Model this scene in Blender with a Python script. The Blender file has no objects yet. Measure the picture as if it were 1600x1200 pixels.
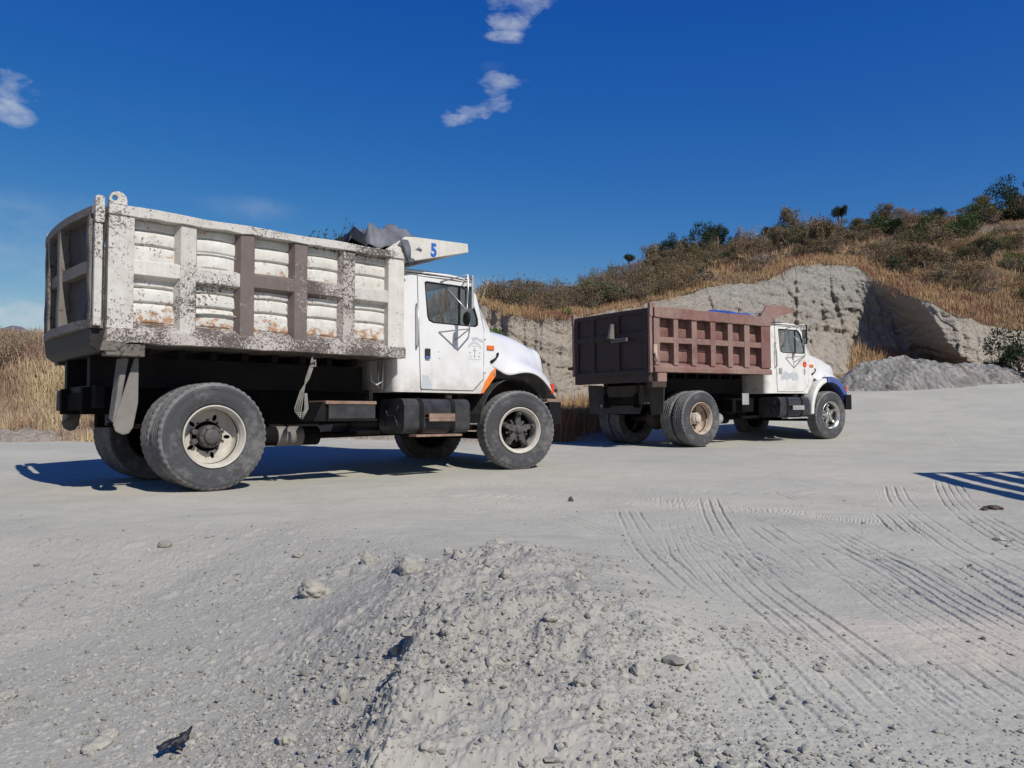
import bpy, bmesh, math, random
import numpy as np
from mathutils import Vector, Matrix, noise as mnoise
from mathutils.geometry import tessellate_polygon
R = math.radians
random.seed(7); rng = np.random.default_rng(7)
sc = bpy.context.scene
C = sc.collection

# ---------------------------------------------------------------- camera
CAMZ = 0.755; F = 1200.0; PITCH = R(2.15)
cam_d = bpy.data.cameras.new('camera'); cam = bpy.data.objects.new('camera', cam_d); C.objects.link(cam)
cam_d.sensor_width = 36.0; cam_d.lens = 27.0; cam_d.clip_start = 0.05; cam_d.clip_end = 20000
cam.location = (0, 0, CAMZ); cam.rotation_euler = (R(90) + PITCH, 0, 0)
sc.camera = cam

# ---------------------------------------------------------------- light
SUN_A = R(37.5); SUN_E = R(43)          # azimuth from "behind the camera" towards the right, elevation
sd = Vector((math.sin(SUN_A) * math.cos(SUN_E), -math.cos(SUN_A) * math.cos(SUN_E), math.sin(SUN_E)))
sl = bpy.data.lights.new('sun', 'SUN'); sl.energy = 5.0; sl.angle = R(0.5); sl.color = (1.0, 0.955, 0.89)
so = bpy.data.objects.new('sun', sl); C.objects.link(so); so.location = (8, -8, 20)
so.rotation_euler = sd.to_track_quat('Z', 'Y').to_euler()
sc.view_settings.view_transform = 'Standard'; sc.view_settings.look = 'None'
sc.view_settings.gamma = 1.0; sc.view_settings.exposure = -0.12
sc.render.engine = 'CYCLES'
sc.cycles.max_bounces = 6

w = bpy.data.worlds.new('World'); sc.world = w; w.use_nodes = True
nt = w.node_tree; N = nt.nodes; L = nt.links; N.clear()
wo = N.new('ShaderNodeOutputWorld'); bg = N.new('ShaderNodeBackground'); bg.inputs['Strength'].default_value = 0.1
sky = N.new('ShaderNodeTexSky'); sky.sky_type = 'NISHITA'; sky.sun_disc = False
sky.sun_elevation = SUN_E; sky.sun_rotation = math.atan2(sd.x, sd.y)
sky.altitude = 1500; sky.air_density = 1.0; sky.dust_density = 0.15; sky.ozone_density = 3.0
hs = N.new('ShaderNodeHueSaturation'); hs.inputs['Saturation'].default_value = 1.32; hs.inputs['Value'].default_value = 0.92
L.new(sky.outputs[0], hs.inputs['Color'])
vm = N.new('ShaderNodeVectorMath'); vm.operation = 'MULTIPLY'; L.new(hs.outputs[0], vm.inputs[0]); vm.inputs[1].default_value = (.90, .97, 1.12)
tc = N.new('ShaderNodeTexCoord')
def pxdir(px, py):
    x = (px - 800) / F; z = -(py - 600) / F
    return Vector((x, math.cos(PITCH) - z * math.sin(PITCH), math.sin(PITCH) + z * math.cos(PITCH))).normalized()
# wispy clouds: soft regions of the sky direction, broken up by noise
def wmath(op, a, b=None, clamp=False):
    n = N.new('ShaderNodeMath'); n.operation = op; n.use_clamp = clamp
    for i, v in enumerate((a, b)):
        if v is None: continue
        if isinstance(v, (int, float)): n.inputs[i].default_value = v
        else: L.new(v, n.inputs[i])
    return n.outputs[0]
cl = None; soft = None
for px, py, rx, ry, amp in ((18,145,58,40,.8),(5,195,52,32,.7),(808,10,66,32,.8),(780,42,54,20,.65),(788,62,42,13,.6),(778,124,56,20,.8),(770,105,26,10,.3),(45,486,110,24,.85),(20,500,80,16,.7),
                            (768,162,62,22,.75),(726,184,48,20,.8),(392,326,90,24,.55),(40,335,190,46,.50),(40,486,170,30,.55),(-20,398,240,40,.5),(30,505,120,18,.55),(745,446,90,18,.5),(150,440,260,90,.4),(600,420,300,30,.10),
                            (300,310,60,12,.2),(-200,300,160,60,.5),(1900,150,160,40,.5)):
    d = pxdir(px, py); rt = Vector((d.y, -d.x, 0)).normalized(); up = rt.cross(d)
    vs = []
    for ax, r in ((rt, rx), (up, ry)):
        n = N.new('ShaderNodeVectorMath'); n.operation = 'DOT_PRODUCT'; L.new(tc.outputs['Generated'], n.inputs[0]); n.inputs[1].default_value = ax
        v = wmath('DIVIDE', n.outputs['Value'], r / F)
        vs.append(wmath('MULTIPLY', v, v))
    s = wmath('ADD', vs[0], vs[1])
    m = wmath('SUBTRACT', 1.0, s, True)
    n = N.new('ShaderNodeVectorMath'); n.operation = 'DOT_PRODUCT'; L.new(tc.outputs['Generated'], n.inputs[0]); n.inputs[1].default_value = d
    m = wmath('MULTIPLY', m, wmath('GREATER_THAN', n.outputs['Value'], 0))
    m = wmath('MULTIPLY', wmath('MULTIPLY', m, m) if False else m, amp * 1.25)
    if amp >= .56: cl = m if cl is None else wmath('ADD', cl, m)
    else: soft = wmath('MULTIPLY', m, m) if soft is None else wmath('ADD', soft, wmath('MULTIPLY', m, m))
mp = N.new('ShaderNodeMapping'); mp.inputs['Scale'].default_value = (1.0, 1.0, 1.9); mp.inputs['Rotation'].default_value = (0, R(14), 0)
L.new(tc.outputs['Generated'], mp.inputs[0])
nz = N.new('ShaderNodeTexNoise'); nz.inputs['Scale'].default_value = 27; nz.inputs['Detail'].default_value = 12; nz.inputs['Roughness'].default_value = .60; nz.inputs['Distortion'].default_value = .25
L.new(mp.outputs[0], nz.inputs['Vector'])
rp = N.new('ShaderNodeMapRange'); rp.inputs['From Min'].default_value = .055; rp.inputs['From Max'].default_value = .52; L.new(wmath('SUBTRACT', wmath('ADD', nz.outputs['Fac'], wmath('MULTIPLY', wmath('MINIMUM', cl, 1.0), .36)), .66), rp.inputs['Value'])
cm = wmath('ADD', wmath('MULTIPLY', wmath('MINIMUM', wmath('MULTIPLY', cl, 1.5), .85), rp.outputs[0], True), wmath('MULTIPLY', wmath('MULTIPLY', soft, .85), wmath('SUBTRACT', nz.outputs['Fac'], .22), True), True)
mx = N.new('ShaderNodeMix'); mx.data_type = 'RGBA'; L.new(cm, mx.inputs['Factor']); sp = N.new('ShaderNodeSeparateColor'); cb = N.new('ShaderNodeCombineColor'); L.new(vm.outputs[0], sp.inputs[0])
for i_, (p_, k_) in enumerate(((1.33, 1.167), (1.065, .946), (.43, 2.48))):
    L.new(wmath('MULTIPLY', wmath('POWER', wmath('MAXIMUM', sp.outputs[i_], 1e-4), p_), k_), cb.inputs[i_])
L.new(cb.outputs[0], mx.inputs['A']); mx.inputs['B'].default_value = (6.0, 6.5, 7.2, 1)
L.new(mx.outputs['Result'], bg.inputs['Color']); L.new(bg.outputs[0], wo.inputs[0])

# ---------------------------------------------------------------- materials
class MT:
    """small node builder for one material"""
    def __init__(s, name, rough=.8, metal=0.0, coord='Object', spec=.3):
        s.m = bpy.data.materials.new(name); s.m.use_nodes = True; s.nt = s.m.node_tree; s.n = s.nt.nodes; s.l = s.nt.links
        s.b = s.n['Principled BSDF']; s.b.inputs['Roughness'].default_value = rough; s.b.inputs['Metallic'].default_value = metal
        s.b.inputs['Specular IOR Level'].default_value = spec
        t = s.n.new('ShaderNodeTexCoord'); s.co = t.outputs[coord]
    def map(s, scale, rot=(0,0,0)):
        m = s.n.new('ShaderNodeMapping'); m.inputs['Scale'].default_value = scale; m.inputs['Rotation'].default_value = rot; s.l.new(s.co, m.inputs[0]); return m.outputs[0]
    def noise(s, scale, detail=5, rough=.55, vec=None, dist=0):
        n = s.n.new('ShaderNodeTexNoise'); n.inputs['Scale'].default_value = scale; n.inputs['Detail'].default_value = detail
        n.inputs['Roughness'].default_value = rough; n.inputs['Distortion'].default_value = dist
        s.l.new(vec if vec is not None else s.co, n.inputs['Vector']); return n.outputs['Fac']
    def vor(s, scale, vec=None, out='Distance'):
        n = s.n.new('ShaderNodeTexVoronoi'); n.inputs['Scale'].default_value = scale; s.l.new(vec if vec is not None else s.co, n.inputs['Vector']); return n.outputs[out]
    def rng(s, v, a, b, c=0.0, d=1.0):
        n = s.n.new('ShaderNodeMapRange'); n.inputs['From Min'].default_value = a; n.inputs['From Max'].default_value = b
        n.inputs['To Min'].default_value = c; n.inputs['To Max'].default_value = d; s.l.new(v, n.inputs['Value']); return n.outputs[0]
    def math(s, op, a, b=0.0):
        n = s.n.new('ShaderNodeMath'); n.operation = op
        for i, v in enumerate((a, b)):
            if isinstance(v, (int, float)): n.inputs[i].default_value = v
            else: s.l.new(v, n.inputs[i])
        return n.outputs[0]
    def mix(s, f, a, b):
        n = s.n.new('ShaderNodeMix'); n.data_type = 'RGBA'
        for k, v in (('Factor', f), ('A', a), ('B', b)):
            if isinstance(v, (int, float)): n.inputs[k].default_value = v
            elif isinstance(v, tuple): n.inputs[k].default_value = (*v, 1)
            else: s.l.new(v, n.inputs[k])
        return n.outputs['Result']
    def xyz(s, i):
        n = s.n.new('ShaderNodeSeparateXYZ'); s.l.new(s.co, n.inputs[0]); return n.outputs[i]
    def island(s):
        return s.n.new('ShaderNodeNewGeometry').outputs['Random Per Island']
    def objrand(s):
        return s.n.new('ShaderNodeObjectInfo').outputs['Random']
    def attr(s, name):
        n = s.n.new('ShaderNodeAttribute'); n.attribute_name = name; return n.outputs['Fac']
    def col(s, c):
        if isinstance(c, tuple): s.b.inputs['Base Color'].default_value = (*c, 1)
        else: s.l.new(c, s.b.inputs['Base Color'])
        return s
    def rough(s, v): s.l.new(v, s.b.inputs['Roughness']); return s
    def bump(s, h, dist=.01, strength=1.0):
        n = s.n.new('ShaderNodeBump'); n.inputs['Strength'].default_value = strength; n.inputs['Distance'].default_value = dist
        s.l.new(h, n.inputs['Height']); s.l.new(n.outputs[0], s.b.inputs['Normal']); return s

def worn_paint(name, base, under, chip, rust=0.0, chipc=(.05,.04,.035), rough=.6, spotscale=38, low=False, dust=0):
    t = MT(name, rough)
    big = t.noise(2.2, 4); fine = t.noise(spotscale, 6, .7, t.map((1, 1, .9)))
    scr = t.noise(34, 5, .7, t.map((.8, 1, .9), (0, .7, 0)))
    v = t.math('ADD', t.math('MULTIPLY', big, .38), t.math('ADD', t.math('MULTIPLY', fine, .5), t.math('MULTIPLY', scr, .3)))
    f = t.rng(v, chip, chip + .035); dfac = t.math('MULTIPLY', t.rng(t.math('ADD', t.noise(1.5, 7, .7), t.math('MULTIPLY', t.noise(14, 6, .7), .25)), .52, .78), dust) if dust else None
    dirt = t.rng(t.noise(5, 6, .65), .35, .75)
    c = t.mix(dirt, base, tuple(b * .80 * k for b, k in zip(base, (1, .98, .93))))
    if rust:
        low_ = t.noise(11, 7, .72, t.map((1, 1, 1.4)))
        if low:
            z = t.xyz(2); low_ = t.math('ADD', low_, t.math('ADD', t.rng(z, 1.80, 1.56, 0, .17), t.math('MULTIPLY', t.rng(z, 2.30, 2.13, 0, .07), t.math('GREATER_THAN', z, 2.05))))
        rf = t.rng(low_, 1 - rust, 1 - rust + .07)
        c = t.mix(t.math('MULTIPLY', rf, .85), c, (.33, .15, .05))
    c = t.mix(f, c, t.mix(t.noise(60, 3), chipc, under))
    if dust: c = t.mix(dfac, c, (.31,.225,.185))
    st_ = t.rng(t.noise(9, 6, .65, t.map((2.2, 2.2, .22))), .52, .72)
    c = t.mix(t.math('MULTIPLY', st_, .30), c, tuple(b * .50 for b in base))
    t.col(c).bump(t.math('SUBTRACT', t.noise(7, 5), t.math('MULTIPLY', f, .15)), .012, .5)
    return t.m
def plain(name, c, rough=.7, metal=0.0, var=.3, scale=9, spec=.25, dust=0.0, dustc=(.30,.28,.25), bump=.3):
    t = MT(name, rough, metal, spec=spec)
    a = tuple(x * (1 - var) for x in c); b = tuple(min(1, x * (1 + var)) for x in c)
    cc = t.mix(t.rng(t.noise(scale, 6, .6), .3, .7), a, b)
    if dust: cc = t.mix(t.math('MULTIPLY', t.rng(t.noise(scale * .45, 7, .7), .35, .72), dust), cc, dustc)
    t.col(cc).bump(t.noise(scale * 5, 4), .004, bump); return t.m

M = {}
M['bed_white'] = worn_paint('bed_white', (.60,.58,.53), (.10,.08,.07), .655, 0)
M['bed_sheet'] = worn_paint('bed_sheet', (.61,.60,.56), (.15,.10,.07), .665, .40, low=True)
M['bed_chipped'] = worn_paint('bed_chipped', (.54,.52,.48), (.13,.10,.09), .620, 0, spotscale=75)
M['bed_bare'] = worn_paint('bed_bare', (.155,.125,.115), (.30,.27,.25), .66, 0, (.22,.19,.17))
M['bed_halfbare'] = worn_paint('bed_halfbare', (.46,.42,.39), (.13,.11,.10), .56, 0, spotscale=70)
M['bed_dirty'] = worn_paint('bed_dirty', (.15,.135,.118), (.05,.04,.04), .60, 0)
M['gate_shaded'] = worn_paint('gate_shaded', (.055,.048,.042), (.06,.05,.045), .60, 0)  # tailgate shade put into the panel colour, far darker than the bed sides
M['gate_rib_shaded'] = worn_paint('gate_rib_shaded', (.17,.152,.132), (.07,.055,.045), .62, 0)  # rib paint toned down for the shaded tailgate side
M['maroon'] = worn_paint('maroon', (.205,.104,.086), (.30,.22,.20), .61, 0, (.10,.06,.05), spotscale=24, dust=.6)
M['maroon_deep'] = worn_paint('maroon_deep', (.165,.072,.064), (.22,.15,.13), .64, 0, (.09,.05,.045), spotscale=24, dust=.45)
M['maroon_dusty'] = worn_paint('maroon_dusty', (.25,.152,.125), (.19,.095,.08), .62, 0, (.13,.08,.07), spotscale=22, dust=.5)
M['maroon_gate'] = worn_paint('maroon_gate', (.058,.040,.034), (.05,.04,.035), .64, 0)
t = MT('cab_white', .28, spec=.5)

cw_ = t.mix(t.math('MULTIPLY', t.rng(t.xyz(2), 1.35, .98), t.rng(t.noise(6, 6, .7), .3, .65)), t.mix(t.rng(t.noise(3.2, 6, .6), .45, .8), (.675,.675,.665), (.59,.575,.54)), (.40,.36,.305))
cw_ = t.mix(t.math('MULTIPLY', t.rng(t.noise(11, 5, .6, t.map((3, 3, .25))), .56, .74), .18), cw_, (.40,.37,.33))
t.col(cw_).bump(t.noise(1.6, 2), .02, .25); M['cab_white'] = t.m
t.b.inputs['Coat Weight'].default_value = .25
t = MT('cab_cream', .35, spec=.45)
t.col(t.mix(t.rng(t.noise(4, 7, .65), .5, .72), (.66,.65,.61), (.46,.42,.36))).bump(t.noise(1.8, 2), .02, .3); M['cab_cream'] = t.m
M['grey_patch'] = plain('grey_patch', (.42,.45,.47), .6, var=.15)
M['blue_paint'] = plain('blue_paint', (.03,.075,.27), .4, var=.25, dust=.3)
M['orange'] = plain('orange', (.72,.19,.025), .35, var=.2, scale=14, dust=.25)
M['red_lens'] = plain('red_lens', (.55,.05,.02), .3, var=.15)
M['amber_lens'] = plain('amber_lens', (.62,.14,.03), .3, var=.15)
M['num_blue'] = plain('num_blue', (.02,.12,.45), .5, var=.15)
M['emblem_grey'] = plain('emblem_grey', (.30,.31,.33), .6, var=.1)
M['black_metal'] = plain('black_metal', (.008,.008,.009), .6, 0, dust=.25, dustc=(.04,.036,.032), spec=.12, scale=6)
M['chassis'] = plain('chassis', (.006,.0055,.005), .9, dust=.3, dustc=(.022,.020,.018), spec=.08, scale=5)
M['tank_black'] = plain('tank_black', (.028,.030,.036), .35, .3, dust=.4, dustc=(.17,.16,.15), scale=7)
M['rusty'] = plain('rusty', (.22,.13,.09), .8, var=.4, dust=.4)
M['chrome'] = plain('chrome', (.62,.60,.56), .30, .9, var=.2, dust=.4)
M['steel'] = plain('steel', (.50,.50,.49), .4, .6, var=.2, dust=.3)
M['rim_white'] = plain('rim_white', (.52,.49,.43), .6, var=.25, dust=.6, dustc=(.30,.265,.22))
M['rim_rusty'] = plain('rim_rusty', (.40,.30,.23), .7, var=.35, dust=.6, dustc=(.52,.46,.39), scale=8)
M['hub_dark'] = plain('hub_dark', (.060,.057,.058), .6, .2, dust=.5, dustc=(.16,.15,.14), scale=14)
M['hub_dusty'] = plain('hub_dusty', (.42,.37,.32), .8, var=.3)
t = MT('rubber', .75, spec=.25)
scuff = t.rng(t.math('ADD', t.math('MULTIPLY', t.noise(3.0, 3, .5), .5), t.math('MULTIPLY', t.noise(16, 7, .75, t.map((1, 1, 1))), .55)), .50, .66)
t.col(t.mix(t.math('MULTIPLY', scuff, .75), (.056,.057,.061), (.17,.165,.155))).bump(t.noise(30, 5), .005, .4); M['rubber'] = t.m
t = MT('rubber_tread', .85, spec=.2)
t.col(t.mix(t.rng(t.noise(6, 6, .7), .35, .65), (.10,.10,.10), (.21,.205,.20))).bump(t.noise(40, 5), .004, .5); M['rubber_tread'] = t.m
M['flap'] = plain('flap', (.11,.10,.09), .75, dust=.6, dustc=(.30,.28,.25), scale=4)
M['flap_dark'] = plain('flap_dark', (.045,.040,.036), .75, dust=.3, dustc=(.14,.12,.10), scale=4)
M['apron_shaded'] = worn_paint('apron_shaded', (.020,.018,.016), (.07,.06,.05), .66)  # shade below the gate put into the apron colour
M['interior'] = plain('interior', (.05,.048,.045), .8, var=.3)
M['seat'] = plain('seat', (.16,.15,.14), .9, var=.3)
M['tarp'] = plain('tarp', (.085,.09,.105), .75, var=.35, dust=.6, dustc=(.30,.31,.33), scale=5)
M['tarp_black'] = plain('tarp_black', (.015,.016,.02), .45, var=.3)
M['tarp_blue'] = plain('tarp_blue', (.02,.06,.27), .5, var=.3)
M['rope'] = plain('rope', (.20,.19,.17), .95, var=.3)
def glass(name, tint):
    t = MT(name, .03); n, l = t.n, t.l
    tr = n.new('ShaderNodeBsdfTransparent'); tr.inputs[0].default_value = (*tint, 1)
    gl = n.new('ShaderNodeBsdfGlossy'); gl.inputs['Roughness'].default_value = .02; gl.inputs[0].default_value = (.9,.9,.9,1)
    fr = n.new('ShaderNodeFresnel'); fr.inputs[0].default_value = 1.55
    f2 = t.math('MULTIPLY', fr.outputs[0], .55)
    df = n.new('ShaderNodeBsdfDiffuse'); df.inputs[0].default_value = (.45,.43,.40,1)
    m0 = n.new('ShaderNodeMixShader'); m0.inputs[0].default_value = .06; l.new(tr.outputs[0], m0.inputs[1]); l.new(df.outputs[0], m0.inputs[2])
    ms = n.new('ShaderNodeMixShader'); l.new(f2, ms.inputs[0]); l.new(m0.outputs[0], ms.inputs[1]); l.new(gl.outputs[0], ms.inputs[2])
    l.new(ms.outputs[0], n['Material Output'].inputs[0]); return t.m
M['glass'] = glass('glass', (.90,.91,.90))
t = MT('mirror_glass', .03, 1.0); t.col((.8,.8,.8)); M['mirror_glass'] = t.m
# ground and cliff
t = MT('dust_ground', .95, spec=.1)
n1 = t.noise(.55, 7, .6); n2 = t.noise(2.6, 8, .62, dist=.4); n3 = t.noise(26, 6, .6)
c = t.mix(t.rng(n1, .36, .64), (.392,.383,.322), (.456,.438,.362))
c = t.mix(t.math('MULTIPLY', t.rng(n2, .45, .75), .5), c, (.335,.331,.286))
c = t.mix(t.attr('warm'), c, (.54,.475,.38))
c = t.mix(t.attr('rubble'), c, t.mix(t.rng(n3, .3, .7), (.285,.273,.238), (.340,.322,.278)))
c = t.mix(t.math('MULTIPLY', t.rng(n3, .35, .8), .2), c, (.29,.288,.25))
v1 = t.vor(46); v2 = t.noise(120, 4)
c = t.mix(t.math('MULTIPLY', t.rng(t.noise(.9, 9, .75, dist=1.2), .50, .70), .45), c, (.265,.258,.228))
c = t.mix(t.math('MULTIPLY', t.rng(t.noise(.33, 8, .7, dist=.8), .50, .66), .40), c, (.47,.42,.345))
c = t.mix(t.math('MULTIPLY', t.rng(t.noise(3.7, 9, .8), .58, .75), .30), c, (.54,.515,.43))
t.col(c).bump(t.math('ADD', t.math('MULTIPLY', v2, .5), t.math('ADD', t.math('MULTIPLY', t.noise(14, 8, .65), 2.2), t.math('MULTIPLY', v1, -.5))), .006, .55)
M['ground'] = t.m
t = MT('quarry_rock', .95, spec=.1)
z = t.xyz(2)
vs = t.map((1.1, 1.1, .22))
st = t.noise(2.2, 8, .68, vs, .6)
base = t.mix(t.rng(t.math('ADD', z, t.math('MULTIPLY', t.noise(.35, 5), 5.0)), 5.2, 8.6), (.50,.43,.345), (.395,.378,.335))
c = t.mix(t.rng(st, .54, .78), base, (.31,.285,.25))
c = t.mix(t.rng(t.noise(5, 8, .7), .64, .78), c, (.22,.20,.175))
t.col(c).bump(t.math('ADD', st, t.math('MULTIPLY', t.noise(6, 8, .7), .8)), .35, .9); M['rock'] = t.m
t = MT('hill_soil', .95, spec=.1)
c = t.mix(t.rng(t.noise(.25, 7, .65), .35, .65), (.17,.12,.072), (.30,.215,.125))
c = t.mix(t.rng(t.noise(1.6, 7, .7), .5, .72), c, (.085,.065,.035))
c = t.mix(t.rng(t.noise(.11, 5, .6), .58, .68), c, (.24,.21,.17))
t.col(c).bump(t.noise(5, 8, .75), .5, .9); M['hill'] = t.m
t = MT('rubble', .95, spec=.1); v_ = t.vor(2.4, out='Color'); sp_ = t.n.new('ShaderNodeSeparateColor'); t.l.new(v_, sp_.inputs[0])
c = t.mix(sp_.outputs[0], (.27,.262,.242), (.43,.41,.37)); c = t.mix(t.rng(t.noise(1.1, 6, .7), .55, .7), c, (.20,.135,.095))
t.col(c).bump(t.math('ADD', t.math('MULTIPLY', t.vor(5.5), -.9), t.noise(7, 8, .75)), .22, .9); M['rubble'] = t.m
M['mountain'] = plain('mountain', (.105,.115,.16), .95, var=.25, scale=.004)  # distance haze put into the colour as a bluish tone
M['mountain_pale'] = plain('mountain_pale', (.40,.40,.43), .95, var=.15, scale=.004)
t = MT('gravel', .95, spec=.1); t.col(t.mix(t.island(), (.22,.212,.182), (.38,.362,.308))).bump(t.noise(60, 5), .004, .5); M['gravel'] = t.m
M['stone'] = plain('stone', (.33,.312,.265), .95, var=.2, scale=12, bump=.8)
M['stone_dark'] = plain('stone_dark', (.10,.075,.06), .95, var=.4, scale=20, bump=.8)
M['black_plastic'] = plain('black_plastic', (.022,.022,.028), .5, var=.3)
def leafmat(name, a, b, c2=None):
    t = MT(name, .75, spec=.15); c = t.mix(t.island(), a, b)
    if c2: c = t.mix(t.rng(t.noise(1.3, 4, .6), .48, .60), c, c2)
    o = t.objrand(); c = t.mix(t.math('MULTIPLY', o, .35), c, tuple(x * .55 for x in a)); t.col(c); return t.m
M['leaf_dry'] = leafmat('leaf_dry', (.145,.108,.062), (.225,.17,.10), (.10,.098,.046))
M['leaf_rust'] = leafmat('leaf_rust', (.20,.13,.066), (.30,.20,.105), (.14,.10,.055))
M['leaf_green'] = leafmat('leaf_green', (.042,.082,.024), (.085,.140,.045), (.085,.085,.035))
M['leaf_dark'] = leafmat('leaf_dark', (.018,.032,.016), (.040,.060,.026))
M['leaf_olive'] = leafmat('leaf_olive', (.080,.088,.030), (.145,.135,.052))
M['leaf_bright'] = leafmat('leaf_bright', (.07,.14,.03), (.11,.20,.05))
M['bark'] = plain('bark', (.13,.10,.08), .95, var=.3)
M['bark_pale'] = plain('bark_pale', (.24,.19,.16), .95, var=.3)
t = MT('grass_dry', .8, spec=.15); c = t.mix(t.island(), (.31,.20,.10), (.47,.32,.17)); c = t.mix(t.rng(t.noise(.5, 4), .47, .62), c, (.25,.13,.08)); t.col(c); M['grass'] = t.m
t = MT('grass_straw', .8, spec=.15); c = t.mix(t.island(), (.41,.31,.175), (.58,.46,.28)); c = t.mix(t.rng(t.noise(.6, 4), .42, .6), c, (.26,.165,.12)); t.col(c); M['straw'] = t.m

# ---------------------------------------------------------------- mesh helpers
class MB:
    """collects shapes and builds ONE mesh object"""
    def __init__(s): s.v = []; s.f = []; s.mi = []; s.sm = []; s.cur = 0; s.smooth = False
    def add(s, vs, fs):
        o = len(s.v); s.v += [tuple(p) for p in vs]
        for f in fs: s.f.append(tuple(i + o for i in f)); s.mi.append(s.cur); s.sm.append(s.smooth)
    def box(s, x0, x1, y0, y1, z0, z1):
        vs = [(x, y, z) for x in (x0, x1) for y in (y0, y1) for z in (z0, z1)]
        s.add(vs, [(0,1,3,2),(4,6,7,5),(0,4,5,1),(2,3,7,6),(0,2,6,4),(1,5,7,3)]); return s
    def hexa(s, a, b):      # two quads (4 pts each) joined
        s.add(list(a) + list(b), [(3,2,1,0),(4,5,6,7)] + [(i, (i+1) % 4, 4 + (i+1) % 4, 4 + i) for i in range(4)]); return s
    def prism(s, poly, y0, y1, holes=(), axis='y'):   # poly in (x,z)
        loops = [list(poly)] + [list(h) for h in holes]
        def P(p, t): return (p[0], t, p[1]) if axis == 'y' else ((t, p[0], p[1]) if axis == 'x' else (p[0], p[1], t))
        flat = [p for lp in loops for p in lp]; n = len(flat)
        tris = tessellate_polygon([[Vector((p[0], p[1], 0)) for p in lp] for lp in loops])
        s.add([P(p, y0) for p in flat] + [P(p, y1) for p in flat], [tuple(t) for t in tris] + [tuple(n + i for i in reversed(t)) for t in tris])
        o = len(s.v) - 2 * n; k = 0
        for lp in loops:
            m = len(lp)
            for i in range(m):
                a = o + k + i; b = o + k + (i + 1) % m
                s.f.append((a, b, b + n, a + n)); s.mi.append(s.cur); s.sm.append(s.smooth)
            k += m
        return s
    def tube(s, pts, r, n=8, cap=True):
        pts = [Vector(p) for p in pts]; rs = r if isinstance(r, (list, tuple)) else [r] * len(pts)
        vs = []; prev = None
        for i, p in enumerate(pts):
            d = (pts[min(i+1, len(pts)-1)] - pts[max(i-1, 0)]).normalized()
            if prev is None: u = d.orthogonal().normalized()
            else:
                u = prev - d * prev.dot(d); u = u.normalized() if u.length > 1e-5 else d.orthogonal().normalized()
            prev = u; v = d.cross(u)
            for k in range(n):
                a = 2 * math.pi * k / n; vs.append(p + (u * math.cos(a) + v * math.sin(a)) * rs[i])
        fs = [(i*n+k, i*n+(k+1) % n, (i+1)*n+(k+1) % n, (i+1)*n+k) for i in range(len(pts)-1) for k in range(n)]
        if cap: fs += [tuple(range(n-1, -1, -1)), tuple(range((len(pts)-1)*n, len(pts)*n))]
        sm = s.smooth; s.smooth = True; s.add(vs, fs); s.smooth = sm; return s
    def lathe(s, prof, n=48, c=(0,0,0), close=False):   # profile (r, y) round the y axis
        vs = []; m = len(prof)
        for k in range(n):
            a = 2 * math.pi * k / n
            for r, y in prof: vs.append((c[0] + r * math.cos(a), c[1] + y, c[2] + r * math.sin(a)))
        fs = [(k*m+i, k*m+i+1, ((k+1) % n)*m+i+1, ((k+1) % n)*m+i) for k in range(n) for i in range(m-1)]
        if close: fs += [(k*m+m-1, k*m, ((k+1) % n)*m, ((k+1) % n)*m+m-1) for k in range(n)]
        s.add(vs, fs); return s
    def grid(s, P):       # P array [i][j] of points
        n, m = len(P), len(P[0])
        s.add([p for row in P for p in row], [(i*m+j, (i+1)*m+j, (i+1)*m+j+1, i*m+j+1) for i in range(n-1) for j in range(m-1)]); return s
    def build(s, name, mats, parent=None, bevel=0, seg=2, smooth=None, loc=None, solid=0, sub=0):
        me = bpy.data.meshes.new(name); me.from_pydata(s.v, [], s.f)
        for m in (mats if isinstance(mats, (list, tuple)) else [mats]): me.materials.append(M[m] if isinstance(m, str) else m)
        me.polygons.foreach_set('material_index', s.mi)
        me.polygons.foreach_set('use_smooth', [smooth if smooth is not None else x for x in s.sm])
        bm = bmesh.new(); bm.from_mesh(me); bmesh.ops.remove_doubles(bm, verts=bm.verts, dist=1e-5); bmesh.ops.recalc_face_normals(bm, faces=bm.faces); bm.to_mesh(me); bm.free()
        o = bpy.data.objects.new(name, me); C.objects.link(o)
        if parent is not None: o.parent = parent
        if loc is not None: o.location = loc
        if sub:
            md = o.modifiers.new('s', 'SUBSURF'); md.levels = sub; md.render_levels = sub
        if solid:
            md = o.modifiers.new('t', 'SOLIDIFY'); md.thickness = solid; md.offset = 0
        if bevel:
            md = o.modifiers.new('b', 'BEVEL'); md.width = bevel; md.segments = seg; md.limit_method = 'ANGLE'; md.angle_limit = R(40); md.harden_normals = False
        return o
def empty(name, loc=(0,0,0), rot=(0,0,0)):
    o = bpy.data.objects.new(name, None); C.objects.link(o); o.location = loc; o.rotation_euler = rot; o.empty_display_size = .3; return o
def tag(o, label=None, cat=None, group=None, kind=None):
    for k, v in (('label', label), ('category', cat), ('group', group), ('kind', kind)):
        if v: o[k] = v
    return o
def copy_tree(o, parent=None):
    c = o.copy(); C.objects.link(c); c.parent = parent
    for ch in list(o.children): copy_tree(ch, c)
    return c
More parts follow.
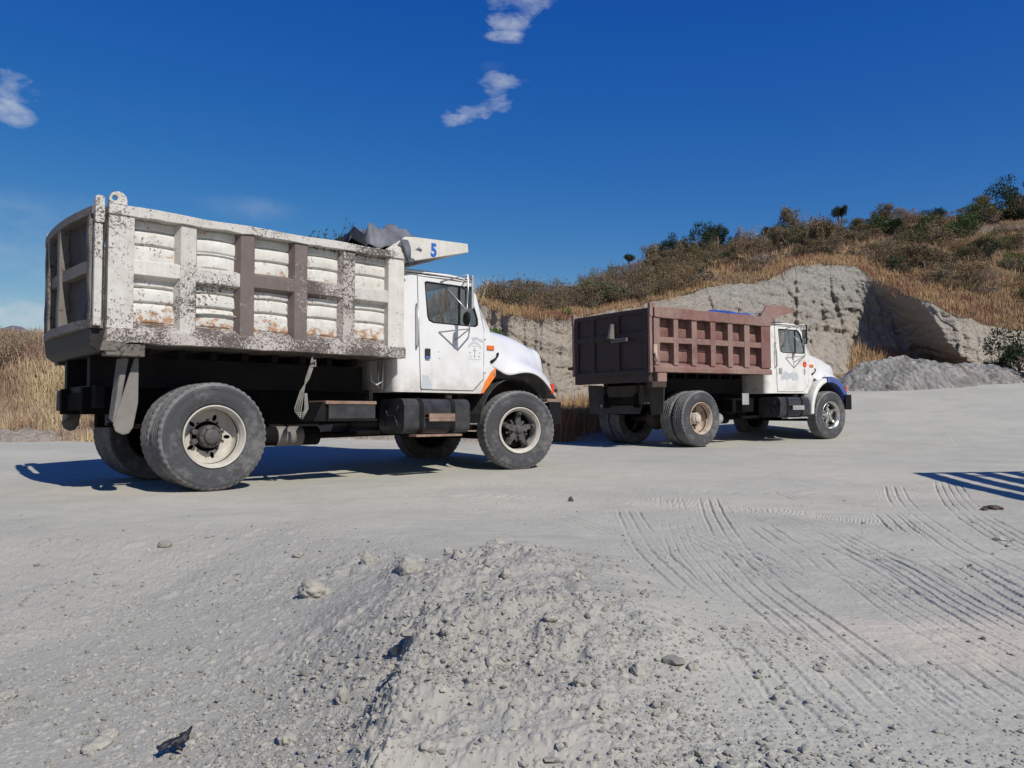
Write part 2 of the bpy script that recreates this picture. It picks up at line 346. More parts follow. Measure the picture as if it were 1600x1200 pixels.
def big_mesh(name, V, quads, mat, smooth=True, attrs=None):
    me = bpy.data.meshes.new(name); nv = len(V); nf = len(quads)
    me.vertices.add(nv); me.vertices.foreach_set('co', np.ascontiguousarray(V, dtype=np.float32).ravel())
    k = quads.shape[1]
    me.loops.add(nf * k); me.loops.foreach_set('vertex_index', quads.astype(np.int32).ravel())
    me.polygons.add(nf); me.polygons.foreach_set('loop_start', np.arange(0, nf * k, k, dtype=np.int32))
    me.polygons.foreach_set('use_smooth', np.full(nf, smooth)); me.update(calc_edges=True)
    me.materials.append(M[mat])
    for an, av in (attrs or {}).items():
        a = me.attributes.new(an, 'FLOAT', 'POINT'); a.data.foreach_set('value', np.ascontiguousarray(av, dtype=np.float32).ravel())
    o = bpy.data.objects.new(name, me); C.objects.link(o); return o
def quads_of(n, m):
    i, j = np.meshgrid(np.arange(n-1), np.arange(m-1), indexing='ij'); a = (i * m + j).ravel()
    return np.stack([a, a + 1, a + m + 1, a + m], 1)

# ---------------------------------------------------------------- numpy noise
def _h(ix, iy, seed):
    n = (ix.astype(np.int64) * 374761393 + iy.astype(np.int64) * 668265263 + seed * 974634777) & 0xffffffff
    n = ((n ^ (n >> 13)) * 1274126177) & 0xffffffff; n = ((n ^ (n >> 16)) * 2246822519) & 0xffffffff
    return ((n ^ (n >> 15)) & 0xffffff) / float(0xffffff)
def vn(x, y, seed=0):
    ix = np.floor(x); iy = np.floor(y); fx = x - ix; fy = y - iy
    fx = fx * fx * (3 - 2 * fx); fy = fy * fy * (3 - 2 * fy)
    a = _h(ix, iy, seed); b = _h(ix+1, iy, seed); c = _h(ix, iy+1, seed); d = _h(ix+1, iy+1, seed)
    return a + (b-a) * fx + (c-a) * fy + (a-b-c+d) * fx * fy
def fbm(x, y, o=4, seed=0, g=.5):
    s = 0; a = 1; t = 0
    for i in range(o): s = s + a * (vn(x * 2**i, y * 2**i, seed + i) - .5); t += a; a *= g
    return s / t
def worley(x, y, seed=0):
    ix = np.floor(x); iy = np.floor(y); best = np.full(x.shape, 9.0); rid = np.zeros(x.shape)
    for dx in (-1, 0, 1):
        for dy in (-1, 0, 1):
            cx = ix + dx; cy = iy + dy; px = cx + _h(cx, cy, seed); py = cy + _h(cx, cy, seed + 5)
            d = (px - x)**2 + (py - y)**2; m = d < best; best = np.where(m, d, best); rid = np.where(m, _h(cx, cy, seed + 9), rid)
    return np.sqrt(best), rid
def sst(a, b, x): t = np.clip((x - a) / (b - a), 0, 1); return t * t * (3 - 2 * t)
# ---------------------------------------------------------------- ground
def px2ground(px, py, z=0.0):
    d = pxdir(px, py); t = (z - CAMZ) / d.z; return (d.x * t, d.y * t)
def H(x, y):
    u = y + .4 * x
    z = .018 * np.clip(u - 9.5, 0, 10) + .112 * np.clip(u - 19.5, 0, 26)
    z = z + .17 * sst(9.2, 12.5, y) * sst(1.0, -4.5, x)
    z = z + .06 * fbm(x * .22, y * .22, 3, 3) * sst(8, 14, np.hypot(x, y - 8))
    return z
def seg_dist(x, y, pts):
    """distance to a polyline, signed side and parameter along it"""
    best = np.full(x.shape, 1e9); sgn = np.zeros(x.shape); par = np.zeros(x.shape); acc = 0.0
    for (ax, ay), (bx, by) in zip(pts[:-1], pts[1:]):
        dx, dy = bx - ax, by - ay; l2 = dx*dx + dy*dy; l = math.sqrt(l2)
        t = np.clip(((x-ax)*dx + (y-ay)*dy) / l2, 0, 1)
        d = np.hypot(x - ax - t*dx, y - ay - t*dy); m = d < best
        best = np.where(m, d, best); sgn = np.where(m, np.sign((x-ax)*dy - (y-ay)*dx), sgn); par = np.where(m, acc + t*l, par); acc += l
    return best, sgn, par
def smooth_line(pts, it=3):
    for _ in range(it):
        q = [pts[0]]
        for a, b in zip(pts[:-1], pts[1:]): q += [(a[0]*.75+b[0]*.25, a[1]*.75+b[1]*.25), (a[0]*.25+b[0]*.75, a[1]*.25+b[1]*.75)]
        pts = q + [pts[-1]]
    return pts
LIP = smooth_line([(-40, 7.2), (-8, 5.9), (-4.2, 5.4), (-2.4, 5.55), (-1.3, 5.6), (-.4, 4.75), (.15, 4.0), (.45, 3.2), (.72, 2.5), (.95, 1.9), (1.15, 1.2), (1.3, 0), (1.5, -8)])
TRK = [[(1105,776),(1125,830),(1180,895),(1262,965),(1400,1065),(1640,1230)], [(1048,776),(1056,830),(1085,880),(1150,950)],
       [(1395,758),(1408,790),(1478,845),(1560,890),(1680,940)], [(1478,752),(1495,785),(1545,825),(1640,870)],
       [(760,782),(860,800),(960,835),(1060,880)], [(1160,900),(1270,985),(1380,1085),(1520,1200)],
       [(1215,765),(1240,775),(1262,785)], [(1300,885),(1400,925),(1520,965)], [(1180,820),(1260,870),(1290,900)],
       [(1350,900),(1450,970),(1620,1060)], [(1500,870),(1560,900),(1660,950)], [(940,770),(1060,782),(1180,800),(1330,850),(1480,930)], [(1380,800),(1450,865),(1560,925),(1700,1000)], [(1300,830),(1420,895),(1600,1000)], [(980,795),(1005,845),(1050,900),(1120,960)], [(880,790),(1010,812),(1130,850),(1240,915)], [(1150,792),(1260,802),(1400,832)], [(1450,1010),(1540,1070),(1640,1140)], [(1130,990),(1240,1090),(1340,1200)], [(600,775),(760,772),(1000,790),(1280,800),(1560,850)], [(700,755),(900,762),(1150,770),(1500,772)], [(1490,697),(1500,703),(1515,712)]]
def base_z(x, y):
    x = np.array([float(x)]); y = np.array([float(y)]); z = H(x, y); d, sg, par = seg_dist(x, y, LIP); ins = np.where(sg > 0, 1.0, -1.0) * d * LIPSIGN
    s = np.clip(ins, 0, 6); z = z - sst(12, 7, y) * (.145 * s - .009 * s * s) * sst(0, 1.6, s); return float(z[0])
def px2surf(px, py):
    z = -.15
    for _ in range(25): x, y = px2ground(px, py, z); z = .5 * z + .5 * base_z(x, y)
    return px2ground(px, py, z)
SURF = {}
def surf(px, py):
    if (px, py) not in SURF: SURF[(px, py)] = px2surf(px, py)
    return SURF[(px, py)]
def full_height(x, y):
    z = H(x, y)
    d, sg, par = seg_dist(x, y, LIP)
    inside = np.where(sg > 0, 1.0, -1.0) * d          # >0 on the camera / left side of the lip
    if LIPSIGN < 0: inside = -inside
    near = sst(12, 7, y) * sst(-60, -20, x)
    s = np.clip(inside + .25 * fbm(x*1.3, y*1.3, 3, 11), 0, 6)
    z = z - near * (.145 * s - .009 * s * s) * sst(0, 1.6, s)
    z = z + near * .012 * np.exp(-(inside / .35)**2) * (.6 + 1.6 * fbm(x*2, y*2, 3, 17))
    rub = near * sst(-.1, .9, inside + 1.1 * fbm(x*1.4, y*1.4, 4, 21))
    # broad lumps
    z = z + rub * (.060 * fbm(x*.9, y*.9, 3, 31) + .010 * fbm(x*4, y*4, 4, 33))
    hq = surf(775, 985); hc = np.exp(-(((x - hq[0]) / .60)**2 + ((y - hq[1] - .15) / 1.05)**2)**1.1); z = z + .14 * near * hc * (1 + .8 * fbm(x*2.1, y*2.1, 3, 161))
    # ridges of dumped soil in the middle
    crag = np.zeros(x.shape)
    for pts, wl, wr, h in (([(800,880),(900,960),(1000,1050),(1090,1130)], .35, .3, .04), ([(905,1000),(980,1040),(1010,1075)], .10, .10, .04)):
        q = [surf(a, b) for a, b in pts]
        dd, s2, pp = seg_dist(x, y, q)
        wob = .05 * fbm(x*7, y*7, 3, 41) + .03 * fbm(x*20, y*20, 3, 43)
        e = dd * s2 + wob
        prof = np.where(e > 0, np.exp(-(e / wr)**2), np.exp(-(e / wl)**2))
        tot_ = sum(math.dist(a_, b_) for a_, b_ in zip(q[:-1], q[1:])); endf = sst(0, .22, pp) * sst(tot_, tot_ - .35, pp) * np.clip(.55 + 1.4 * fbm(x*3.1, y*3.1, 3, 47), .1, 1.3)
        z = z + h * prof * endf; crag = np.maximum(crag, np.exp(-(dd / .2)**2) * endf)
    near2 = sst(9, 6, y)
    # ragged broken scarps of the dumped soil, steep on the left
    for pts, hh_, dec in (([(672,1018),(655,1040),(640,1066),(618,1095),(612,1130),(596,1165),(588,1215),(560,1300)], .135, .36), ([(650,880),(622,896),(600,925),(592,945)], .055, .18), ([(566,872),(520,902),(484,938),(472,958)], .045, .18),
                          ([(740,880),(712,905),(690,935)], .025, .12), ([(720,965),(698,990),(672,1012)], .035, .14), ([(960,1000),(1000,1040),(1040,1075)], .030, .14), ([(900,985),(925,1010),(940,1030)], .025, .12), ([(790,1120),(775,1160),(770,1200)], .03, .12), ([(850,1040),(880,1075),(890,1100)], .025, .12)):
        q = [surf(a, b) for a, b in pts]
        dd, s2, pp = seg_dist(x, y, q); e = -dd * s2 * SCARP + .10 * fbm(x*4.5, y*4.5, 4, 141) + .075 * fbm(x*17, y*17, 4, 143, .65)
        tot_ = sum(math.dist(a_, b_) for a_, b_ in zip(q[:-1], q[1:])); endf = sst(0, .08, pp) * sst(tot_, tot_ - .12, pp) * sst(dec * 2.6, dec * 1.2, dd)
        z = z + hh_ * endf * sst(-.045, .05, e + .03 * fbm(x*30, y*30, 3, 153)) * np.clip(.85 + 1.3 * fbm(x*2.6, y*2.6, 3, 151), 0, 1.4) * np.exp(-np.clip(e, 0, 9) / dec) * (1 + .9 * fbm(x*9, y*9, 4, 145, .6))
        crag = np.maximum(crag, np.exp(-(dd / .13)**2) * endf)
    # clods and gravel
    heapm = np.clip(hc * 1.3 + .9 * fbm(x*2.4, y*2.4, 3, 149), 0, 1) * near2
    fine_ = .30 + .70 * heapm
    dens = np.clip(.22 + .26 * heapm + 1.3 * fbm(x*1.7, y*1.7, 4, 51) + .25 * crag, 0, 1)
    for cs, amp, thr in ((.13, .034, .90), (.062, .020, .76), (.033, .012, .54), (.018, .0065, .36)):
        f1, rid = worley(x / cs + .35 * fbm(x*12, y*12, 2, 60), y / cs, int(cs * 1000))
        keep = sst(thr + .12 - .35 * dens, thr + .22 - .35 * dens, rid)
        z = z + (rub * .9 + .05 * near2) * (fine_ if cs > .05 else .6 + .4 * heapm) * keep * amp * (.4 + .6 * _h(np.floor(rid * 1e4), np.floor(rid * 77), 3)) * np.clip(1 - (f1 / (.22 + .26 * _h(np.floor(rid * 3e4), np.floor(rid * 97), 8)))**3, 0, 1)**.7
    z = z + (rub*.45 + crag*.8) * near2 * (.013 * fbm(x*16, y*16, 4, 71, .6))
    z = z - crag * rub * .045 * sst(.13, .32, fbm(x*6, y*6, 3, 77))
    z = z + heapm * rub * (.040 * (.5 - np.abs(fbm(x*5.5, y*5.5, 4, 163, .6)) * 3) + .012 * fbm(x*26, y*26, 3, 165, .7))
    z = z - .003 * near2 * sst(.08, .25, fbm(x*2.6, y*5.5, 4, 167)) * (1 - rub)
    # drift-smooth driven dust with tyre prints
    smooth = (1 - rub) * near2
    z = z + (1 - rub) * sst(16, 9, y) * (.020 * fbm(x*.8, y*1.6, 4, 81) + .007 * fbm(x*3, y*6, 4, 83, .6) + .004 * fbm(x*14, y*14, 3, 85))
    for k, pts in enumerate(TRK):
        q = smooth_line([px2ground(a, b, 0) for a, b in pts], 2); q0 = q[0]
        xs = [p[0] for p in q]; ys = [p[1] for p in q]
        m = (x > min(xs) - .3) & (x < max(xs) + .3) & (y > min(ys) - .3) & (y < max(ys) + .3)
        if not m.any(): continue
        xm, ym = x[m], y[m]; dd, s2, pp = seg_dist(xm, ym, q); e = dd * s2
        tot = sum(math.dist(a, b) for a, b in zip(q[:-1], q[1:]))
        hw = (.145, .12, .16)[k % 3]; nr = 5 if k % 2 else 4; e = e + .010 * fbm(xm*9, ym*9, 3, 130 + k)
        ribs = np.cos((e / hw) * math.pi * nr) + .12 * np.cos(pp * 2 * math.pi / .045 + 9*fbm(xm*9, ym*9, 2, 5)) * (k % 3 == 0)
        cut = sst(.55, .97, ribs) - .28 * sst(.55, .1, ribs) * sst(-.5, .1, ribs)
        fade = sst(hw, hw * .88, dd) * sst(0, .25, pp) * sst(tot, tot - .4, pp) * np.clip(.55 + 2.4 * (fbm(xm*1.7, ym*1.7, 4, 90 + k) + .03), 0, 1)
        z[m] = z[m] - (1 - rub[m] * .9) * fade * (.0012 + (.0062 if k % 4 else .0085) * cut) * (1 + .28 * np.clip(ym - 4, 0, 5))
    warm = np.exp(-(((x - 1.75) / .8)**2 + ((y - 2.55) / .35)**2)) * sst(-.1, .25, fbm(x*2, y*2, 4, 95)) * 1.2
    warm = np.clip(warm + .34 * sst(5.2, 6.6, y) * sst(12, 8, y) * sst(-.25, .2, fbm(x*.5, y*1.1, 4, 97)), 0, .85)
    return z, warm, np.clip(rub * .55 + heapm * .75, 0, 1)
LIPSIGN = 1; SCARP = 1
_d, _s, _p = seg_dist(np.array([-1.0]), np.array([3.0]), LIP)
if _s[0] < 0: LIPSIGN = -1
tx = np.concatenate([-np.geomspace(40, .80, 46)[:-1], np.linspace(-.80, .80, 1380), np.geomspace(.80, 40, 46)[1:]])
inv = np.linspace(1 / 1.3, 1 / 17.5, 800)
yy = np.concatenate([[-400, -100, -40, -20, -10, -5, -2.5, -1, -.3, .1, .4, .65, .85, 1.0, 1.15], 1 / inv, np.geomspace(18, 60, 60), np.geomspace(64, 9000, 26)])
TX, YY = np.meshgrid(tx, yy); G = np.where(YY > 0, np.sqrt(YY**2 + 1.0), 1.0 + np.abs(YY)); X = TX * G
Z, WARM, RUB = full_height(X, YY)
# under the tyres keep it level
ground = big_mesh('ground', np.stack([X.ravel(), YY.ravel(), Z.ravel()], 1), quads_of(len(yy), len(tx)), 'ground', True, {'warm': WARM, 'rubble': RUB})
tag(ground, 'pale grey dusty quarry yard with tyre prints and a rubble slope', None, None, 'structure')
def gz(x, y): return float(full_height(np.array([float(x)]), np.array([float(y)]))[0][0])

# ---------------------------------------------------------------- quarry face and hillside
CT = [(-2600,16,0,22,600,32,590),(-700,16,0,20,575,30,560),(0,15.5,0,19.5,570,27,552),(160,15.5,0,19.5,570,27,556),(420,16,0,20.5,560,30,545),(600,16.5,0,21,515,30,500),
      (700,17,0,21,485,28,470),(750,17,0,20.5,472,27,460),(800,17.3,0,20.3,491,27,462),(850,17.5,0,20.5,500,28,458),(900,18,0,21,495,29,452),(1000,20,0,23.5,477,36,424),
      (1050,22,0,26,466,42,406),(1100,24,0,28,451,48,394),(1160,26,0,30,441,52,382),(1205,27,0,31.5,436,55,376),(1220,27.5,0,32.2,425,56,374),(1245,28.5,0,33.5,416,57,372),(1285,29.5,0,34.5,412,59,366),(1325,30,0,35.2,411,60,364),
      (1355,31,0,36.2,424,64,358),(1378,30.5,0,35,438,65,352),(1400,29.5,0,32,450,66,348),(1450,28,0,29.4,470,68,342),(1485,28,0,29.6,490,69,338),(1526,29,0,30.8,501,70,334),
      (1568,30.5,0,32.5,512,72,326),(1600,32,0,34,515,72,318),(1800,34,0,37,470,75,262),(2400,38,0,42,420,80,200),(4200,45,0,50,420,90,250)]
cpx = np.array([c[0] for c in CT], float)
cols = np.concatenate([np.linspace(-2600, -60, 80)[:-1], np.linspace(-60, 1700, 900), np.linspace(1700, 4200, 90)[1:]])
def itp(k):
    v = np.interp(cols, cpx, [c[k] for c in CT]); 
    return v
def zrow(row, d): return CAMZ + (645 - row) / F * d
bd = itp(1); td = itp(3); rd = itp(5) * np.interp(cols, [700, 800, 1000, 1200], [1.0, 1.25, 1.6, 1.9]); tr = itp(4); rr = itp(6)
wob = lambda f, a, s: a * fbm(cols * f, cols * 0 + s, 4, s)
bd = bd + wob(.012, 1.6, 1); td = td + wob(.015, 1.2, 2) + wob(.09, .35, 3); tr = tr + wob(.05, 9, 4)
tan = (cols - 800) / F
bz = H(tan * bd, bd) - .12; tz = zrow(tr, td); rz = zrow(rr, rd)
nf, nh, nb = 150, 90, 14
def loft(nr, d0, z0, d1, z1, prof):
    t = np.linspace(0, 1, nr)[:, None]; pz = prof(t)
    D = d0[None] + (d1 - d0)[None] * t; Zz = z0[None] + (z1 - z0)[None] * pz
    return D, Zz
D1, Z1 = loft(nf, bd, bz, td, tz, lambda t: np.where(t < .3, t * 1.05, .315 + (t - .3) * .9786))
# steeper upper wall: talus at foot, wall above
t = np.linspace(0, 1, nf)[:, None]
pr_ = (.62 * sst(0, .38, t) + .38 * t)
D1 = bd[None] + (td - bd)[None] * pr_
# the right flank of the bowl: a wall that leans out towards the yard, facing left
far_ = 31.0 + 5.0 * pr_; nb_ = np.interp(cols, [1350, 1400, 1480, 1560], [29.4, 29.0, 28.4, 29.5]); near_ = nb_[None] + (np.interp(cols, [1340, 1430, 1500, 1570], [33.6, 32.0, 31.2, 32.0])[None] - nb_[None]) * pr_
p0_ = 1478 - 132 * t + 14 * fbm(t*6, t*0, 3, 5); bl_ = sst(0, 1, (cols[None] - p0_) / (84 + 10*t))
mixed = far_ * (1 - bl_) + near_ * bl_; win_ = sst(1318, 1345, cols)[None] * sst(1585, 1540, cols)[None]
D1 = D1 * (1 - win_) + mixed * win_
td = D1[-1].copy(); tz = zrow(tr, td); Z1 = bz[None] + (tz - bz)[None] * np.where(t < .3, t * 1.05, .315 + (t - .3) * .9786)
amp = np.clip((tz - bz) / 5, .25, 1.0)[None] * np.sin(np.pi * np.clip(t * .93 + .07, 0, 1))**.5
X1 = tan[None] * D1
def facenoise(x, z, d):
    xw = x + .5 * fbm(x*.8, z*.8, 3, 213); zw = z + .35 * fbm(x*.7, z*.9, 3, 215) + .12 * x
    gul = fbm(xw * 1.1, z * .20, 5, 201, .6); ridged = 1 - 3.2 * np.abs(fbm(xw * .75, z * .16, 4, 205, .55)); rid2 = 1 - 3.2 * np.abs(fbm(xw * 2.6, z * .55, 4, 206, .6))
    ledge = fbm(x * .4, zw * 2.2, 4, 203, .6); strata = fbm(x * .25, zw * 5.5, 3, 208, .6)
    _, b1 = worley(xw * .9, zw * .8, 209); _, b2 = worley(xw * 2.4, zw * 2.0, 211); _, b3 = worley(xw * 5.5, zw * 4.5, 217)
    rough_ = fbm(x * 3.2, z * 3.0, 4, 207, .6)
    return 1.25 * gul + .50 * ledge + .30 * strata + .38 * ridged + .30 * rid2 + .34 * (b1 - .5) + .16 * (b2 - .5) + .09 * (b3 - .5) + .38 * rough_ - .3
nz_ = facenoise(X1, Z1, D1)
D1 = D1 + amp * nz_ * .75
X1 = tan[None] * D1; Z1 = Z1 + amp * .25 * fbm(X1 * 2.5, D1 * 2.5, 4, 211)
face = big_mesh('quarry_face', np.stack([X1.ravel(), D1.ravel(), Z1.ravel()], 1), quads_of(nf, len(cols)), 'rock')
tag(face, 'cut bank of bare grey and tan rock behind the trucks', None, None, 'structure')
t = np.linspace(0, 1, nh)[:, None]
D2 = D1[-1][None] + (rd - D1[-1])[None] * t
Z2 = Z1[-1][None] + (rz - Z1[-1])[None] * (t**1.0)
fade = np.sin(np.pi * t)**.6
Z2 = Z2 + fade * (.06 + (rd - td)[None] * .010) * 2.0 * fbm(tan[None] * D2 * .16, D2 * .12, 5, 221) + (t > 0) * .22 * fbm(tan[None] * D2 * 1.2, D2 * 1.2, 4, 223)
t3 = np.linspace(0, 1, nb)[1:, None]
D3 = rd[None] + 90 * t3; Z3 = rz[None] + (-rz - 6)[None] * sst(0, 1, t3)
DH = np.concatenate([D2, D3]); ZH = np.concatenate([Z2, Z3]); XH = tan[None] * DH
hill = big_mesh('hillside', np.stack([XH.ravel(), DH.ravel(), ZH.ravel()], 1), quads_of(DH.shape[0], len(cols)), 'hill')
tag(hill, 'brown scrub covered hillside rising behind the quarry bank', None, None, 'structure')
def hp(px, t):
    """point on the hillside in the direction of column px, t 0 (cliff rim) .. 1 (ridge)"""
    j = np.interp(px, cols, np.arange(len(cols))); j0 = int(j); j1 = min(j0 + 1, len(cols) - 1); fj = j - j0
    i = t * (nh - 1); i0 = int(i); i1 = min(i0 + 1, nh - 1); fi = i - i0
    def g(A): return (A[i0, j0] * (1-fj) + A[i0, j1] * fj) * (1-fi) + (A[i1, j0] * (1-fj) + A[i1, j1] * fj) * fi
    return Vector((g(XH), g(DH), g(ZH)))
def fp(px, t):
    j = int(np.interp(px, cols, np.arange(len(cols)))); i = int(t * (nf - 1)); return Vector((X1[i, j], D1[i, j], Z1[i, j]))

# far mountains
def mountain(name, mat, pts, dist, depth, lab):
    xs = np.linspace(pts[0][0], pts[-1][0], 160); rows = np.interp(xs, [p[0] for p in pts], [p[1] for p in pts])
    rows = rows + 5 * fbm(xs * .02, xs * 0, 5, 301)
    t = np.linspace(-1, 1, 40)[:, None]; D = dist + depth * t + 0 * xs[None]
    zt = zrow(rows, dist)
    Zm = -20 + (zt + 20)[None] * (1 - np.abs(t)**1.3) * (1 + .25 * (t != 0) * fbm((xs[None] * .03 + 0 * t), t * 6 + 0 * xs[None], 5, 303))
    Xm = ((xs - 800) / F)[None] * D
    o = big_mesh(name, np.stack([Xm.ravel(), D.ravel(), Zm.ravel()], 1), quads_of(40, 160), mat); tag(o, lab, None, None, 'structure')
mountain('mountain_range', 'mountain', [(-1500,520),(-700,470),(-300,480),(0,513),(60,524),(120,545),(240,575),(420,600),(560,640)], 2600, 900, 'far blue mountain slope at the left edge')
mountain('mountain_peak', 'mountain_pale', [(560,640),(640,520),(700,466),(752,444),(790,462),(850,520),(960,640)], 5200, 1200, 'pale far peak just behind the white truck windscreen')

# heap of loose grey spoil at the foot of the quarry face
def heap(px, row, d, wx, wy, h, name, lab, seed):
    cx = (px - 800) / F * d; cy = d; n = 120
    u = np.linspace(-1.25, 1.25, n); U, V = np.meshgrid(u, u); r = np.hypot(U * (1 + .15 * fbm(U*2, V*2, 3, seed)), V)
    hh = np.clip(1 - r, -.3, 1); z = h * (np.where(hh > 0, 1.15 * hh**1.0 - .35 * np.clip(hh - .35, 0, 1)**1.3 * 2, hh * 1.0)) * (1 + .35 * fbm(U*2.2, V*2.2, 4, seed+1))
    xw = cx + U * wx; yw = cy + V * wy
    f1, rid = worley(xw * 2.2, yw * 2.2, seed + 3); z = z + .07 * sst(.5, .7, rid) * np.clip(1 - (f1/.5)**2, 0, 1) + .16 * fbm(xw*4, yw*4, 4, seed+6, .7) + .30 * fbm(xw*1.5, yw*1.5, 4, seed+4, .6)
    zz = H(xw, yw) + z - .1
    o = big_mesh(name, np.stack([xw.ravel(), yw.ravel(), zz.ravel()], 1), quads_of(n, n), 'rubble' if 'spoil' in lab or 'rubble' in lab else 'rock'); tag(o, lab, 'spoil heap'); return o
heap(1412, 0, 27.6, 2.9, 1.6, 1.60, 'spoil_heap', 'tall heap of loose grey spoil at the foot of the quarry face', 401)
heap(1508, 0, 27.9, 2.8, 1.3, 1.20, 'spoil_heap', 'smaller rubble heap between the tall spoil heap and the dark bush', 421)
heap(905, 0, 16.9, 1.5, .55, .35, 'spoil_heap', 'low dark gravel windrow between the two dump trucks', 441)
heap(60, 0, 15.6, 2.4, .9, .40, 'spoil_heap', 'low pale dirt bank at the left edge under the dry grass', 461)
heap(640, 0, 15.9, 4.6, .6, .28, 'spoil_heap', 'long low dirt bank seen under the white truck', 481)
# ---------------------------------------------------------------- trucks
def circ(cx, cz, r, n=24, a0=0): return [(cx + r*math.cos(a0 + 2*math.pi*k/n), cz + r*math.sin(a0 + 2*math.pi*k/n)) for k in range(n)]
def rrect(x0, x1, z0, z1, r, n=4):
    pts = []
    for cx, cz, a in ((x1-r, z1-r, 0), (x0+r, z1-r, 90), (x0+r, z0+r, 180), (x1-r, z0+r, 270)):
        for k in range(n+1): pts.append((cx + r*math.cos(R(a+90*k/n)), cz + r*math.sin(R(a+90*k/n))))
    return pts
TR = .525
def tyre_mesh():
    m = MB(); m.smooth = True; NS = 144
    side = [(.292,.075),(.300,.100),(.318,.120),(.330,.128),(.345,.127),(.352,.131),(.372,.136),(.400,.139),(.430,.139),(.452,.136),(.458,.139),(.474,.137),(.492,.131)]
    tread = [(.492,.131),(.509,.124),(.519,.112),(.523,.100)]
    for gy in (.072, .024, -.024, -.072):
        tread += [(.524, gy+.009), (.509, gy+.006), (.509, gy-.006), (.524, gy-.009)]
    tread += [(.523,-.100),(.519,-.112),(.509,-.124),(.492,-.131)]
    m.cur = 0; m.lathe(side, NS); m.lathe([(r, -y) for r, y in side], NS)
    m.cur = 1; vs = []; n = len(tread)
    for k in range(NS):
        a = 2*math.pi*k/NS
        for i, (r, y) in enumerate(tread):
            if i in (1, 2, 3, n-4, n-3, n-2) and k % 3 == 0: r -= .013
            if i in (0, n-1) and k % 3 == 0: r -= .004
            if 3 < i < n-4: y += .004 * (1 if (k // 2) % 2 else -1)
            vs.append((r*math.cos(a), y, r*math.sin(a)))
    m.add(vs, [(k*n+i, k*n+i+1, ((k+1) % NS)*n+i+1, ((k+1) % NS)*n+i) for k in range(NS) for i in range(n-1)])
    return m
def nut(m, c, r, y0, y1): 
    m.prism(circ(c[0], c[1], r, 6, .3), y0, y1)
def rear_rim(mat_rim, mat_hub, root, side, style):
    """side -1: outer face towards -y"""
    s = side
    m = MB(); m.smooth = True
    m.lathe([(.306, s*.118), (.303, s*.128), (.293, s*.128), (.286, s*.116), (.282, s*.098), (.272, s*.088), (.266, s*.060), (.262, s*.0), (.258, -s*.062), (.244, -s*.085)], 64)
    m.lathe([(.300, -s*.12), (.285, -s*.10), (.262, s*.0)], 64)
    m.smooth = False
    m.prism(circ(0, 0, .246, 48), -s*.082, -s*.092, holes=[circ(0, 0, .150, 24)] + [[(.192*math.cos(a) + .034*math.cos(b)*math.cos(a) - .020*math.sin(b)*math.sin(a), .192*math.sin(a) + .034*math.cos(b)*math.sin(a) + .020*math.sin(b)*math.cos(a)) for b in [2*math.pi*q/12 for q in range(12)]] for a in [R(20 + 72*k) for k in range(5)]])
    rim = m.build('rim', mat_rim, root)
    h = MB(); h.smooth = True
    h.lathe([(.0, s*.062), (.062, s*.062), (.072, s*.056), (.078, s*.030), (.105, s*.024), (.112, s*.012), (.108, -s*.03), (.112, -s*.04), (.112, -s*.12)], 40)
    h.smooth = False
    for k in range(8):
        a = R(45*k + 10); nut(h, (.091*math.cos(a), .091*math.sin(a)), .011, s*.022, s*.040)
    for k in range(10):
        a = R(36*k + 5); nut(h, (.158*math.cos(a), .158*math.sin(a)), .013, -s*.093, -s*.068)
    if style == 'clump':
        for k in (5, 6): 
            a = R(36*k + 5); nut(h, (.150*math.cos(a), .150*math.sin(a)), .030, -s*.09, -s*.01)
    h.build('hub', mat_hub, root, bevel=.002)
    d = MB(); d.smooth = True; d.lathe([(.0, -s*.105), (.25, -s*.105), (.285, -s*.115), (.285, -s*.125), (0, -s*.126)], 32); d.build('brake_drum', 'chassis', root)
    return rim
